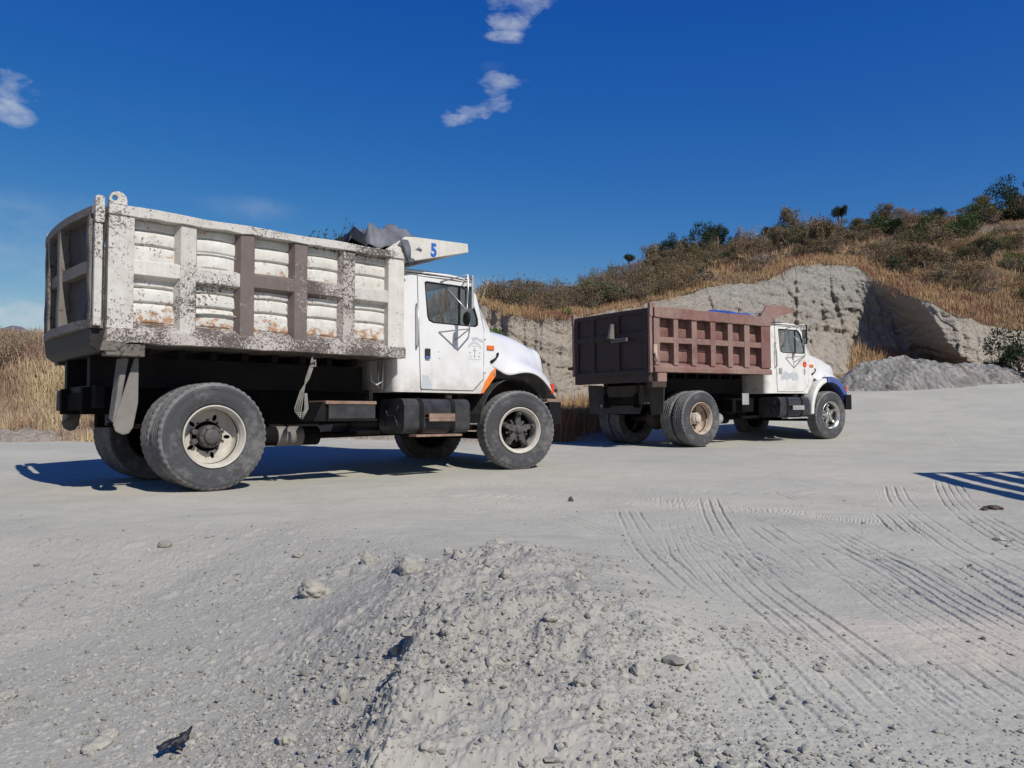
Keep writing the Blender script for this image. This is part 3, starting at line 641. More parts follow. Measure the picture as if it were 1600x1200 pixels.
def spoke_rim(mat_rim, mat_hub, root, side, a0=0):
    s = side; m = MB(); m.smooth = True
    m.lathe([(.306, s*.118), (.304, s*.130), (.292, s*.131), (.284, s*.120), (.270, s*.104), (.262, s*.098), (.256, s*.080), (.252, s*.02), (.250, -s*.08)], 64)
    m.build('rim', mat_rim, root)
    h = MB(); h.smooth = True
    h.lathe([(0, s*.105), (.030, s*.105), (.036, s*.098), (.040, s*.075), (.062, s*.070), (.070, s*.055), (.075, -s*.02)], 32); h.smooth = False
    for k in range(5):
        a = R(90 + 72*k + a0); c, q = math.cos(a), math.sin(a)
        def P(r, t, y): return (r*c - t*q, s*y, r*q + t*c)
        h.hexa([P(.045, -.040, .068), P(.045, .040, .068), P(.045, .045, .0), P(.045, -.045, .0)], [P(.205, -.026, .060), P(.205, .026, .060), P(.215, .034, -.005), P(.215, -.034, -.005)])
        h.hexa([P(.200, -.030, .085), P(.200, .030, .085), P(.200, .030, .0), P(.200, -.030, .0)], [P(.250, -.024, .080), P(.250, .024, .080), P(.252, .028, .0), P(.252, -.028, .0)])
        nut(h, (.218*c, .218*q), .020, s*.083, s*.108)
        for t_ in (-1, 1):
            b = a + R(20)*t_; nut(h, (.120*math.cos(b), .120*math.sin(b)), .014, s*.04, s*.068)
        # web between the spokes
        b = a + R(36); cb, qb = math.cos(b), math.sin(b)
        h.tube([(.06*cb, s*.03, .06*qb), (.165*cb, s*.02, .150*qb)], .016, 8)
    for k in range(5):
        a = R(90 + 36 + 72*k + a0); nut(h, (.062*math.cos(a)*.8, .062*math.sin(a)*.8), .009, s*.070, s*.082)
    h.build('hub', mat_hub, root, bevel=.003)
    d = MB(); d.smooth = True; d.lathe([(.0, -s*.02), (.20, -s*.02), (.225, -s*.05), (.225, -s*.11), (.27, -s*.112), (.285, -s*.112), (.285, -s*.13), (0, -s*.13)], 32); d.build('brake_drum', 'chassis', root)
TY = None
def wheel(parent, x, y, side, kind, cfg, steer=0.0, spin=0.0, inner=False):
    global TY
    root = MB()
    w_ = tyre_mesh().build('wheel', ['rubber', 'rubber_tread'], parent, loc=(x, y, TR)) if TY is None else None
    if w_ is None:
        w_ = TY.copy(); C.objects.link(w_); w_.parent = parent; w_.location = (x, y, TR)
    else: TY = w_
    w_.rotation_euler = (0, spin, steer)
    if not inner:
        if kind == 'rear': rear_rim(cfg['rim_r'], cfg['hub_r'], w_, side, cfg['style'])
        else: spoke_rim(cfg['rim_f'], cfg['hub_f'], w_, side, cfg.get('a0', 0))
    return w_

def dump_truck(cfg, loc, rz, pitch=0.0, roll=0.0):
    root = empty('dump_truck', loc, (0, 0, 0))
    root.rotation_mode = 'XYZ'
    root.matrix_world = Matrix.Translation(loc) @ Matrix.Rotation(rz, 4, 'Z') @ Matrix.Rotation(-pitch, 4, 'Y') @ Matrix.Rotation(roll, 4, 'X')
    T1 = cfg['kind'] == 1
    k = cfg['k']
    X = (lambda x: x) if T1 else (lambda x: 2.17 + (x - 2.2) * 1.09 if x > 2.2 else x)
    white = cfg['white']
    wy = cfg['wy']
    YS = -1.15
    # ---- chassis
    m = MB()
    for y in (-.46, .38): m.box(-1.0, X(4.55), y, y+.08, .74, 1.0)
    for x in (-.95, -.3, .6, 1.3, 2.0, 2.8, 3.6, 4.3): m.box(X(x), X(x)+.08, -.38, .38, .78, .95)
    m.build('chassis_frame', 'chassis', root, bevel=.005)
    m = MB()
    for y in (-.50, .40): m.box(-.95, 2.0, y, y+.10, 1.003, 1.30)
    for x in np.arange(-.85, 2.0, .33): m.box(x, x+.07, -.62, .62, 1.302, 1.384)
    m.box(.2, 1.95, -.36, .36, 1.003, 1.262)
    m.box(.9, 1.5, -.36, .36, .60, 1.0)
    m.build('subframe', 'black_metal', root)
    m = MB(); m.tube([(0, -.86, TR), (0, .86, TR)], .075, 14); m.lathe([(0.0, -.20), (.12, -.19), (.21, -.10), (.23, 0), (.21, .10), (.12, .19), (0.0, .20)], 24, (0, 0, TR)); m.tube([(0, 0, TR), (.42, 0, .56)], [.14, .06], 12)
    m.build('rear_axle', cfg['axle'], root)
    for s in (-1, 1):
        m = MB()
        for q in range(6): m.box(-.62+.08*q, .62-.08*q, s*.47-.04, s*.47+.04, .60+.024*q, .62+.024*q)
        m.box(-.08, .08, s*.47-.06, s*.47+.06, .56, .78); m.box(-.66, -.58, s*.47-.05, s*.47+.05, .60, .80); m.box(.58, .66, s*.47-.05, s*.47+.05, .60, .80)
        m.build('leaf_spring', 'chassis', root, bevel=.003)
    fx = cfg['wb']
    m = MB(); m.tube([(fx, -.9, TR), (fx, -.5, .44), (fx, .5, .44), (fx, .9, TR)], .05, 10); m.tube([(fx-.22, -.8, .47), (fx-.22, .8, .47)], .02, 8)
    for s in (-1, 1):
        for q in range(4): m.box(fx-.62+.08*q, fx+.55-.08*q, s*.42-.035, s*.42+.035, .52+.02*q, .538+.02*q)
    m.build('front_axle', 'chassis', root)
    m = MB(); m.box(X(3.15), X(4.2), -.34, .34, .62, 1.35); m.build('engine', 'chassis', root, bevel=.03)
    m = MB(); m.tube([(.42, 0, .57), (2.6, 0, .72)], .055, 12); m.build('drive_shaft', 'chassis', root)
    m = MB(); m.tube([(.45, -.58, .50), (.62, -.58, .50), (.64, -.58, .50), (1.36, -.58, .50), (1.38, -.58, .50), (2.9, -.55, .52)], [.05, .05, .105, .105, .035, .035], 16)
    ex = m.build('exhaust', 'chassis', root)
    m = MB(); m.tube([(.86, -.58, .50), (1.16, -.58, .50)], .108, 18, cap=False); m.build('exhaust_wrap', 'steel' if not T1 else 'flap', ex)
    # ---- wheels
    wheel(root, 0, YS+.135, -1, 'rear', cfg, spin=.4); wheel(root, 0, YS+.135+.31, -1, 'rear', cfg, spin=1.1, inner=True)
    wheel(root, 0, -YS-.135, 1, 'rear', cfg, spin=.9); wheel(root, 0, -YS-.135-.31, 1, 'rear', cfg, spin=1.9, inner=True)
    wheel(root, fx, -wy+.13, -1, 'front', cfg, cfg['steer'], .2); wheel(root, fx, wy-.13, 1, 'front', cfg, cfg['steer'], .7)
    # ---- dump bed
    YLB = cfg['yl'] + .05
    zt0, zt1 = cfg['toprail']; bx0, bx1 = cfg['bx']
    m = MB()
    m.box(bx0+.05, bx1-.03, -1.04, YLB-.11, 1.385, 1.45)                       # floor
    m.box(bx1-.07, bx1-.012, -1.04, YLB-.11, 1.452, zt1-.01)                    # front wall
    m.box(bx0+.05, bx1-.075, YLB-.15, YLB-.105, 1.452, zt1-.02)                    # far side
    bed = m.build('dump_bed', cfg['bedm'], root)
    # near side sheet with pillowed bands
    xs = np.linspace(bx0+.12, bx1-.03, 230); zs = np.linspace(1.50, zt0+.015, 230); P = []
    bays = cfg['bays']
    for x in xs:
        row = []
        bay = None
        for bi, (a, b) in enumerate(bays):
            if a - .04 <= x <= b + .04: bay = bi; u = (x - (a+b)/2) / ((b-a)/2)
        for z in zs:
            y = cfg['yin'] - .007
            if bay is not None:
                up = z > cfg['mid'][0] + .06
                z0, z1 = (cfg['mid'][1], zt0) if up else (1.56, cfg['mid'][0])
                if z0 <= z <= z1:
                    arch = cfg['arch'] * (1 - u*u) * (1 if not (T1 and bay == 1) else 1.6)
                    cuts = cfg['cuts_u'] if up else cfg['cuts_l']
                    e = [z1 + .001] + [c - 0 for c in cuts] + [z0 - .001]
                    zz = z - arch * (0 if (z > z1-.02 or z < z0+.02) else 1)
                    for q in range(len(e)-1):
                        if e[q+1] <= zz <= e[q]:
                            s_ = (e[q] - zz) / (e[q] - e[q+1])
                            y -= cfg['puff'] * (min(1, s_/.16)**.7 if s_ < .88 else max(0, (.97-s_)/.09)) * (.8 + .35*math.sin(math.pi*s_)) * (1 - .25*u*u) * (1.0 if not (T1 and bay == 1 and q in (1,)) else 1.5)
                            y += .004 * (1 - s_) + (.014 if T1 else .010) * math.exp(-(min(s_, 1-s_) / .055)**2) * (1 if 0 < q or s_ > .5 else 0)
                    if T1 and bay == 1:
                        dd = abs(zz - (2.285 if up else 1.70)); 
                        if dd < .016: y -= .045 * (1 - dd/.016)
            y += (.010 if T1 else .017) * mnoise.noise((x*3.1, z*3.3, 1.7)) + .0045 * mnoise.noise((x*11, z*11, 4.2 + bay if bay is not None else 0))
            row.append((x, y, z))
        P.append(row)
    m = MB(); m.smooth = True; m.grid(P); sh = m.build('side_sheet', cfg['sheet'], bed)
    # ribs
    d_ = cfg['flare']; yi = cfg['yin']
    def rib(x0, x1, z0, z1, mat, y=YS, fl=(d_, d_, 0, 0), name='rib', yin=None, s=1):
        m = MB(); a, b, c, e = fl; yin = -(YLB-.105) if s < 0 else cfg['yin']
        m.hexa([(x0-a, s*yin, z0-c), (x1+b, s*yin, z0-c), (x1+b, s*yin, z1+e), (x0-a, s*yin, z1+e)], [(x0, s*y, z0), (x1, s*y, z0), (x1, s*y, z1), (x0, s*y, z1)])
        return m.build(name, mat, bed, bevel=.006)
    for (x0, x1, mat) in cfg['ribs']: rib(x0, x1, 1.503, zt0-.002, mat)
    for (x0, x1, mat) in cfg['posts']: rib(x0, x1, 1.503, zt0-.002, mat, YS-.004, (.0, .0, 0, 0), 'post')
    for i, (a, b) in enumerate(bays):
        rib(a-.004, b+.004, cfg['mid'][0]+cfg['mid_dz'][i], cfg['mid'][1]+cfg['mid_dz'][i], cfg['midm'][i], YS+.006, (0, 0, d_, d_*.8), 'cross_rib')
    for x in (-.9, -.3, .3, .9, 1.5, 2.0): rib(x, x+.15, 1.505, zt0-.02, cfg['bedm'], -YLB, (.03, .03, 0, 0), s=-1)
    # rails
    m = MB()
    n = 26
    for i in range(n):     # slightly dented top rail built as short welded lengths in one mesh
        pass
    xs2 = np.linspace(bx0, bx1, 40)
    def railloft(z0, z1, y0, y1, dn, ds, chamfer=None):
        P = []
        for x in xs2:
            jz = dn * mnoise.noise((x*2.3, z0, 9.1)); jy = dn * mnoise.noise((x*3.1, z1, 2.1)); jb = dn * mnoise.noise((x*7.3, z1, 5.1))
            P.append([(x, y0+jy, z0+jb), (x, y0+jy, z1+jz), (x, y1, z1+jz), (x, y1, z0+jb), (x, y0+jy, z0+jb)] if chamfer is None else
                     [(x, y0+jy, z0+jb), (x, y0+jy, z1), (x, y1-.02, z1+chamfer), (x, y1, z1+chamfer), (x, y1, z0+jb), (x, y0+jy, z0+jb)])
        m = MB(); m.grid(P); m.add([P[0][i] for i in range(len(P[0])-1)], [tuple(range(len(P[0])-1))]); m.add([P[-1][i] for i in range(len(P[0])-1)], [tuple(range(len(P[0])-1))[::-1]])
        return m
    railloft(zt0, zt1, YS-.022, -1.04, .012, 0).build('top_rail', cfg['railm'], bed, bevel=.006)
    m = MB(); m.box(bx0, bx1, YLB-.11, YLB+.02, zt0, zt1); m.build('top_rail', cfg['railm'], bed, bevel=.01)
    railloft(cfg['bot'][0], cfg['bot'][1], YS-.025, -1.05, .008, 0, .075).build('bottom_rail', cfg['botm'], bed, bevel=.005)
    m = MB(); m.box(bx0, bx1, YLB-.13, YLB+.02, 1.388, 1.50); m.build('bottom_rail', cfg['botm'], bed, bevel=.01)
    # canopy over the cab
    cp = cfg['canopy']
    m = MB(); m.prism(cp, YS-.012, YS+.035); m.prism(cp, YLB-.035, YLB+.012)
    (ax, az), (bx_, bz_) = cp[-1], cp[-2]
    m.hexa([(ax-.05, YS+.036, az), (ax-.05, YLB-.036, az), (ax-.05, YLB-.036, az+.02), (ax-.05, YS+.036, az+.02)],
           [(bx_, YS+.036, bz_), (bx_, YLB-.036, bz_), (bx_, YLB-.036, bz_+.02), (bx_, YS+.036, bz_+.02)])
    m.box(bx_-.03, bx_+.012, YS+.036, YLB-.036, bz_+.02, cp[-3][1]-.01)
    can = m.build('canopy', cfg['canm'], bed, bevel=.006)
    # ---- tailgate
    gx = cfg['gx']; gzb, gzt = cfg['gz']; bul = cfg['bulge']
    YL = cfg['yl']; gxf = lambda y, z=2.0: gx - bul * (1 - ((y + (1.1-YL)/2)/((1.1+YL)/2))**2)
    P = []
    for y in np.linspace(-1.09, cfg['yl']-.01, 60):
        P.append([(gxf(y) + .035*mnoise.noise((y*2.5, z*2.5, 3.3)) * cfg['dent'] + .02*mnoise.noise((y*6, z*6, 7.3)) * cfg['dent'], y, z) for z in np.linspace(gzb, gzt, 34)])
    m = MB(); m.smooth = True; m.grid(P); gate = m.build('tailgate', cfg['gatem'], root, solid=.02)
    def gstrip(y0, y1, z0, z1, dep, mat, name, jit=.0):
        Q = []; 
        n_ = max(2, int((y1-y0)/.08)+1); nz2 = 9 if (z1 - z0) > .4 else 3
        m = MB()
        ys = np.linspace(y0, y1, n_)
        if (z1-z0) > (y1-y0):
            zs_ = np.linspace(z0, z1, 12); A = []
            for z in zs_:
                j = jit * mnoise.noise((y0*3, z*3.2, 1)); j2 = jit * mnoise.noise((y0*3, z*3.2, 8))
                xa = gxf((y0+y1)/2); A.append([(xa+.01, y0+j, z), (xa-dep+j2, y0+j, z), (xa-dep+j2, y1+j, z), (xa+.01, y1+j, z), (xa+.01, y0+j, z)])
            m.grid(A)
        else:
            A = []
            for y in ys:
                j = jit * .6 * mnoise.noise((y*3, z0*3, 4)); xa = gxf(y); A.append([(xa+.01, y, z0+j), (xa-dep, y, z0+j), (xa-dep, y, z1+j), (xa+.01, y, z1+j), (xa+.01, y, z0+j)])
            m.grid(A)
        e = A[0][:4]; m.add(e, [(0,1,2,3)]); e = A[-1][:4]; m.add(e, [(3,2,1,0)])
        return m.build(name, mat, gate, bevel=.005)
    for (y0, y1, mat, dep) in cfg['gribs']: gstrip(y0, y1, gzb+.05, gzt-.05, dep, mat, 'rib', cfg['gjit'])
    ys_ = [-1.09] + [v for r_ in cfg['gribs'] for v in (r_[0], r_[1])] + [YL-.01]
    ys_ = sorted(ys_)
    for i in range(0, len(ys_)-1):
        a, b = ys_[i], ys_[i+1]
        if b - a > .2: gstrip(a+.003, b-.003, 2.0, 2.11, cfg['gdep']*.8, cfg['gribm'], 'cross_rib', cfg['gjit'])
    gstrip(-1.10, YL, gzt-.075, gzt+.0, cfg['gdep']+.01, cfg['gtopm'], 'top_rail', 0)
    gstrip(-1.10, YL, gzb-.02, gzb+.06, cfg['gdep']+.005, cfg['gribm'], 'bottom_rail', cfg['gjit']*.4)
    # corner hardware
    for s in (-1, 1):
        yo = 1.155 if s < 0 else YL+.045; m = MB(); m.box(gx-.085, gx-.02, s*yo, s*(yo-.055), gzb, gzt-.16); m.build('edge_strip', cfg['edgem'], gate, bevel=.008)
        m = MB(); m.prism(rrect(gx-.085, gx-.012, gzt-.155, gzt+.085, .018), s*(yo+.01), s*(yo-.05)); m.build('hinge_ear', cfg['edgem'], gate, bevel=.006)
        m = MB()
        if T1: m.prism([(-.98, 2.612), (-.83, 2.612)] + [(-.905+.075*math.cos(R(a)), 2.655+.075*math.sin(R(a))) for a in range(0, 181, 22)], s*(1.175 if s<0 else YLB+.025), s*(1.13 if s<0 else YLB-.02), holes=[circ(-.935, 2.665, .024, 14)])
        else: m.prism(rrect(-1.25, -1.19, 2.52, 2.60, .01), s*(1.175 if s<0 else YLB+.025), s*(1.13 if s<0 else YLB-.02))
        m.build('hinge_plate', cfg['edgem'], bed, bevel=.005)
    # apron under the gate
    if T1:
        m = MB(); m.prism([(-1.105,1.515),(-.985,1.515),(-.72,1.33),(-1.02,1.285),(-1.085,1.34)], -1.08, YL-.06); m.build('apron', 'apron_shaded', bed, bevel=.015)
        m = MB(); m.box(-.978, -.655, -1.16, -1.0, 1.262, 1.378); m.build('rear_bolster', 'bed_dirty', bed, bevel=.008)
        m = MB(); m.box(-.978, -.655, YLB-.15, YLB, 1.262, 1.378); m.build('rear_bolster', 'bed_dirty', bed, bevel=.008)
        m = MB(); m.prism([(-.985,1.50),(-.90,1.50),(-.80,1.385),(-.90,1.30),(-1.03,1.30)], -1.17, -1.135); m.build('corner_gusset', 'bed_dirty', bed, bevel=.01)
        for s in (-1, 1):
            m = MB(); m.prism([(-.662,1.26),(-.662,.84),(-.70,.62),(-.735,.565),(-.79,.555),(-.85,.585),(-.87,.65),(-.80,.90),(-.70,1.26)], s*1.01, s*.985)
            m.hexa([(-.80,s*.985,1.26),(-.74,s*.985,1.26),(-.74,s*.80,1.26),(-.80,s*.80,1.26)],[(-.87,s*.985,.66),(-.83,s*.985,.66),(-.83,s*.84,.70),(-.87,s*.84,.70)])
            m.build('mud_flap', 'flap', root, bevel=.012)
        m = MB(); m.prism([(.56,.98),(.98,1.0),(1.02,.78),(.64,.76)], -.92, -.905, axis='x'); m.build('number_plate', 'flap_dark', root, bevel=.004)
        m = MB(); m.box(-.93, -.84, -.60, .40, .80, 1.02); m.build('rear_bumper', 'black_metal', root, bevel=.01)
    else:
        m = MB(); m.box(-1.30, -1.20, -1.09, YL, 1.20, 1.36); m.box(-1.285, -.93, -1.16, -1.03, 1.10, 1.205); m.build('apron', 'maroon_gate', bed, bevel=.008)
        rib(-1.14, -.91, 1.205, 1.50, 'maroon_dusty', YS-.003, (0,0,0,0), 'post')
        for s in (-1, 1):
            m = MB(); m.prism([(s*.62, 1.18), (s*1.05, 1.20), (s*1.02, .62), (s*.72, .60)], -.88, -.86, axis='x'); m.build('mud_flap', 'flap_dark', root, bevel=.004)
        m = MB(); m.box(-.95, -.80, -.60, .60, .80, 1.16); m.prism([(-.5,.8),(.5,.8),(.42,.62),(-.42,.62)], -.90, -.87, axis='x'); m.build('rear_bumper', 'flap_dark', root, bevel=.01)
        m = MB(); m.hexa([(gxf(-.2)-.13,-.25,2.30),(gxf(-.2)-.13,-.21,2.30),(gxf(-.2)-.06,-.21,2.30),(gxf(-.2)-.06,-.25,2.30)],[(gxf(-.2)-.20,-.28,2.02),(gxf(-.2)-.20,-.20,2.02),(gxf(-.2)-.08,-.20,2.02),(gxf(-.2)-.08,-.28,2.02)])
        m.box(gxf(-.4)-.12, gxf(-.4)-.06, -.62, -.20, 1.95, 2.02); m.build('bent_rail', 'flap', gate, bevel=.006)
        m = MB(); m.tube([(-1.22, -1.19, 1.74), (-1.24, -1.22, 1.64), (-1.20, -1.19, 1.56)], .022, 8); m.box(-1.27, -1.19, -1.2, -1.16, 1.70, 1.86); m.build('latch', 'rim_rusty', gate)
        m = MB(); m.box(-1.34, -1.20, YL+.02, YL+.16, 1.50, 1.56); m.build('latch_pin', 'maroon_gate', gate)
    # ---- cab
    ys = -1.0
    door_o = [(2.445,2.395),(2.50,1.06),(2.515,1.035),(3.30,1.035),(3.475,1.19),(3.482,1.82),(3.35,2.26),(3.22,2.375),(3.18,2.395)]
    win = [(2.545,2.325),(2.585,1.93),(2.61,1.87),(2.68,1.845),(3.34,1.845),(3.385,1.87),(3.38,1.95),(3.26,2.26),(3.18,2.335),(3.14,2.345),(2.57,2.345)]
    mapx = lambda pts: [(X(a), b) for a, b in pts]
    def offset(pts, d):
        cx = sum(p[0] for p in pts)/len(pts); cz = sum(p[1] for p in pts)/len(pts)
        return [(p[0] + d*(1 if p[0] > cx else -1), p[1] + d*(1 if p[1] > cz else -1)) for p in pts]
    m = MB()
    arc = lambda cx, cy, r, a0, a1: [(cx + r*math.cos(R(a0 + (a1-a0)*q/8)), cy + r*math.sin(R(a0 + (a1-a0)*q/8))) for q in range(9)]
    outer = [(X(2.50), -1.0)] + arc(2.25, -.90, .10, 270, 180) + arc(2.25, .90, .10, 180, 90) + [(X(2.50), 1.0)]
    inner = [(X(2.50), .965)] + arc(2.25, .90, .065, 90, 180) + arc(2.25, -.90, .065, 180, 270) + [(X(2.50), -.965)]
    m.smooth = False; m.prism(outer + inner, 1.0, 2.40, axis='z')
    body = [(2.43,1.0),(2.43,2.42),(3.22,2.42),(3.57,1.80),(3.68,1.72),(3.675,1.34),(3.45,1.0)]
    for s in (-1, 1):
        m.prism(mapx(body[:0] + [(2.505,1.0),(2.505,2.42),(3.225,2.42),(3.575,1.80),(3.685,1.72),(3.68,1.34),(3.455,1.0)]), s*1.0, s*.965, holes=[mapx(offset(door_o, .008))[:]] if False else [mapx([(2.52,2.385),(2.53,1.05),(3.285,1.05),(3.455,1.20),(3.465,1.81),(3.34,2.25),(3.215,2.36),(3.17,2.385)])])
    m.box(X(2.3), X(3.44), -.964, .964, 1.0, 1.03)
    m.prism(mapx([(3.50,1.79),(3.57,1.80),(3.68,1.70),(3.67,1.34),(3.45,1.01),(3.44,1.20)]), -.964, .964)
    m.box(2.19, X(3.2), -.96, .96, 2.41, 2.43)
    cab = m.build('cab', [white], root, bevel=.006)
    m = MB(); m.smooth = False
    P = []; rp_ = [(2.145,2.385),(2.15,2.43),(2.19,2.465),(2.30,2.485),(2.60,2.495),(2.95,2.495),(3.12,2.487),(3.20,2.465),(3.235,2.43),(3.235,2.40)]
    for q in range(25):
        v = -1 + 2*q/24; y = v*1.003; e = max(0, 1 - abs(v)**10); 
        P.append([(X(a) if a > 2.2 else a - 0 * v, y, 2.385 + (b - 2.385) * (.55 + .45*e) + (.035*(1-v*v) if b > 2.43 else 0)) for a, b in rp_])
    m.smooth = True; m.grid(P); rf = m.build('roof', [white], cab, solid=.02)
    # screen pillars and glass
    for s in (-1, 1):
        m = MB()
        m.hexa([(X(3.19), s*.93, 2.40), (X(3.235), s*.93, 2.40), (X(3.235), s*1.0, 2.40), (X(3.19), s*1.0, 2.40)], [(X(3.53), s*.93, 1.80), (X(3.60), s*.93, 1.80), (X(3.60), s*1.0, 1.80), (X(3.53), s*1.0, 1.80)])
        m.build('pillar', [white], cab, bevel=.01)
    m = MB(); m.hexa([(X(3.215), -.93, 2.40), (X(3.222), -.93, 2.40), (X(3.222), .93, 2.40), (X(3.215), .93, 2.40)], [(X(3.565), -.93, 1.79), (X(3.572), -.93, 1.79), (X(3.572), .93, 1.79), (X(3.565), .93, 1.79)])
    m.build('windscreen', 'glass', cab)
    # doors
    for s in (-1, 1):
        m = MB(); m.prism(mapx(door_o), s*1.008, s*.970, holes=[mapx(win)])
        dr = m.build('door', [white], root, bevel=.007, seg=3)
        m = MB(); m.prism(mapx(offset(door_o, .007)), s*1.0022, s*.9985, holes=[mapx(offset(door_o, -.02))]); m.build('door_seal', 'interior', dr)
        for hz_ in (1.27, 1.70): m = MB(); m.box(X(3.470), X(3.515), s*1.016, s*1.003, hz_, hz_+.075); m.build('hinge', [white], dr, bevel=.004)
        m = MB(); m.tube([(2.44, s*1.006, 2.405), (X(3.0), s*1.006, 2.418), (X(3.2), s*1.006, 2.40)], .009, 6); m.build('drip_rail', [white], cab)
        m = MB(); m.prism(mapx(offset(win, .006)), s*.992, s*.990); m.build('window', 'glass', dr)
        rbr = MB(); wo_ = mapx(win); wi = mapx(offset(win, -.016)); rbr.prism(wo_, s*1.004, s*.985, holes=[wi]); rbr.box(X(3.075), X(3.10), s*1.0, s*.98, 1.85, 2.34); rbr.build('window_seal', 'black_metal', dr)
        m = MB(); m.box(X(2.55), X(2.625), s*1.032, s*1.008, 1.42, 1.53); m.build('handle', 'tank_black' if T1 else 'steel', dr, bevel=.008)
        if T1: m = MB(); m.box(X(2.553), X(2.622), s*1.036, s*1.009, 1.405, 1.435); m.build('handle_pull', 'blue_paint', dr, bevel=.006)
        m = MB(); m.tube([(2.435, s*1.0, 2.06), (2.42, s*1.05, 2.05), (2.425, s*1.055, 1.56), (2.44, s*1.0, 1.54)], .012, 8); m.build('grab_rail', 'steel', cab)
        # mirror
        m = MB(); mo = s*1.27
        m.tube([(X(2.78), s*1.0, 2.36), (X(3.0), mo, 2.44), (X(3.03), mo, 1.78), (X(2.76), s*1.01, 1.74)], .011, 8)
        m.tube([(X(3.16), s*1.0, 2.40), (X(3.0), mo, 2.44)], .010, 8); m.tube([(X(2.88), s*1.0, 2.30), (X(3.02), mo, 1.98)], .009, 8)
        m.tube([(X(3.03), mo, 1.78), (X(3.22), s*1.01, 1.70)], .010, 8); m.tube([(X(3.03), mo, 1.78), (X(3.02), s*1.01, 1.66)], .009, 8)
        mi = m.build('side_mirror', 'steel', root)
        m = MB(); hx = X(3.01); ca, sa = math.cos(R(cfg['mir'])), math.sin(R(cfg['mir']))
        def mp_(u, v, z): return (hx + v*ca + u*sa*1, mo + s*(-u*ca*1 + v*sa) * 1, z)
        z0, z1 = (2.02, 2.42)
        m.hexa([mp_(-.085, 0, z0), mp_(.085, 0, z0), mp_(.085, .03, z0), mp_(-.085, .03, z0)], [mp_(-.085, 0, z1), mp_(.085, 0, z1), mp_(.085, .03, z1), mp_(-.085, .03, z1)])
        m.build('mirror_head', 'steel' if T1 else 'black_metal', mi, bevel=.006)
        m = MB(); m.hexa([mp_(-.075, -.003, z0+.01), mp_(.075, -.003, z0+.01), mp_(.075, -.001, z0+.01), mp_(-.075, -.001, z0+.01)], [mp_(-.075, -.003, z1-.01), mp_(.075, -.003, z1-.01), mp_(.075, -.001, z1-.01), mp_(-.075, -.001, z1-.01)])
        m.build('mirror_glass', 'mirror_glass', mi)
        if T1:
            m = MB(); m.smooth = True; m.lathe([(0, -.02), (.07, -.015), (.078, .0), (.06, .03), (0, .04)], 20); o = m.build('round_mirror', 'black_metal', mi, loc=(X(2.99), mo, 1.90)); o.rotation_euler = (0, 0, R(75)); o.scale = (1, 1, 1.15)
        if s == -1: near_door = dr
    # interior
    m = MB(); m.box(2.32, 2.42, -.9, .9, 1.35, 2.02); m.box(2.42, 2.85, -.9, .9, 1.30, 1.50); m.build('seat', 'seat', cab, bevel=.04, seg=3)
    m = MB(); m.box(X(3.25), X(3.50), -.95, .95, 1.45, 1.80); m.build('dashboard', 'interior', cab, bevel=.03)
    m = MB(); pts = []
    for q in range(25):
        a = 2*math.pi*q/24; pts.append((X(3.12) + .20*math.cos(a)*.45, .45 + .21*math.sin(a), 1.86 + .20*math.cos(a)*.85))
    m.tube(pts, .014, 8, cap=False); m.tube([(X(3.12), .45, 1.86), (X(3.34), .45, 1.70)], .02, 8); m.build('steering_wheel', 'interior', cab)
    # hood and front wings
    S = [(3.60,[(0,1.89),(.5,1.885),(.80,1.85),(.93,1.78),(.97,1.64),(.985,1.47),(.992,1.35)]),
         (3.72,[(0,1.885),(.5,1.88),(.78,1.845),(.90,1.765),(.945,1.60),(.975,1.44),(.995,1.325)]),
         (3.86,[(0,1.88),(.48,1.875),(.74,1.84),(.86,1.75),(.925,1.56),(.985,1.38),(1.03,1.225)]),
         (4.02,[(0,1.87),(.46,1.865),(.70,1.83),(.81,1.73),(.88,1.53),(1.01,1.40),(1.10,1.285)]),
         (4.20,[(0,1.85),(.45,1.845),(.67,1.81),(.76,1.70),(.84,1.49),(1.02,1.395),(1.125,1.298)]),
         (4.36,[(0,1.82),(.44,1.815),(.64,1.775),(.72,1.66),(.81,1.46),(1.03,1.375),(1.13,1.245)]),
         (4.50,[(0,1.79),(.43,1.785),(.62,1.74),(.695,1.62),(.79,1.42),(1.03,1.335),(1.128,1.14)]),
         (4.60,[(0,1.76),(.42,1.755),(.60,1.71),(.68,1.58),(.78,1.37),(1.02,1.28),(1.12,1.04)]),
         (4.68,[(0,1.735),(.41,1.73),(.59,1.68),(.665,1.54),(.77,1.31),(1.0,1.20),(1.11,.97)]),
         (4.74,[(0,1.715),(.41,1.71),(.58,1.66),(.655,1.50),(.76,1.24),(.96,1.10),(1.07,.955)]),
         (4.82,[(0,1.705),(.42,1.70),(.585,1.655),(.64,1.46),(.74,1.16),(.88,1.02),(.96,.95)]),
         (4.89,[(0,1.685),(.42,1.68),(.58,1.635),(.62,1.40),(.68,1.10),(.76,1.0),(.82,.95)]),
         (4.93,[(0,1.61),(.41,1.605),(.56,1.565),(.59,1.32),(.63,1.08),(.68,1.0),(.72,.95)]),
         (4.94,[(0,.97),(.39,.97),(.50,.97),(.55,.965),(.58,.96),(.62,.955),(.65,.95)])]
    if not T1: S = [(x, [(y*(.96 if q > 4 else 1), z+.02) for q, (y, z) in enumerate(p)]) for x, p in S]
    P = [[(X(x), -y, z) for y, z in reversed(p)] + [(X(x), y, z) for y, z in p[1:]] for x, p in S]
    m = MB(); m.smooth = True; m.grid(P); hood = m.build('hood', [white], root, solid=.018, sub=2)
    for md in list(hood.modifiers): pass
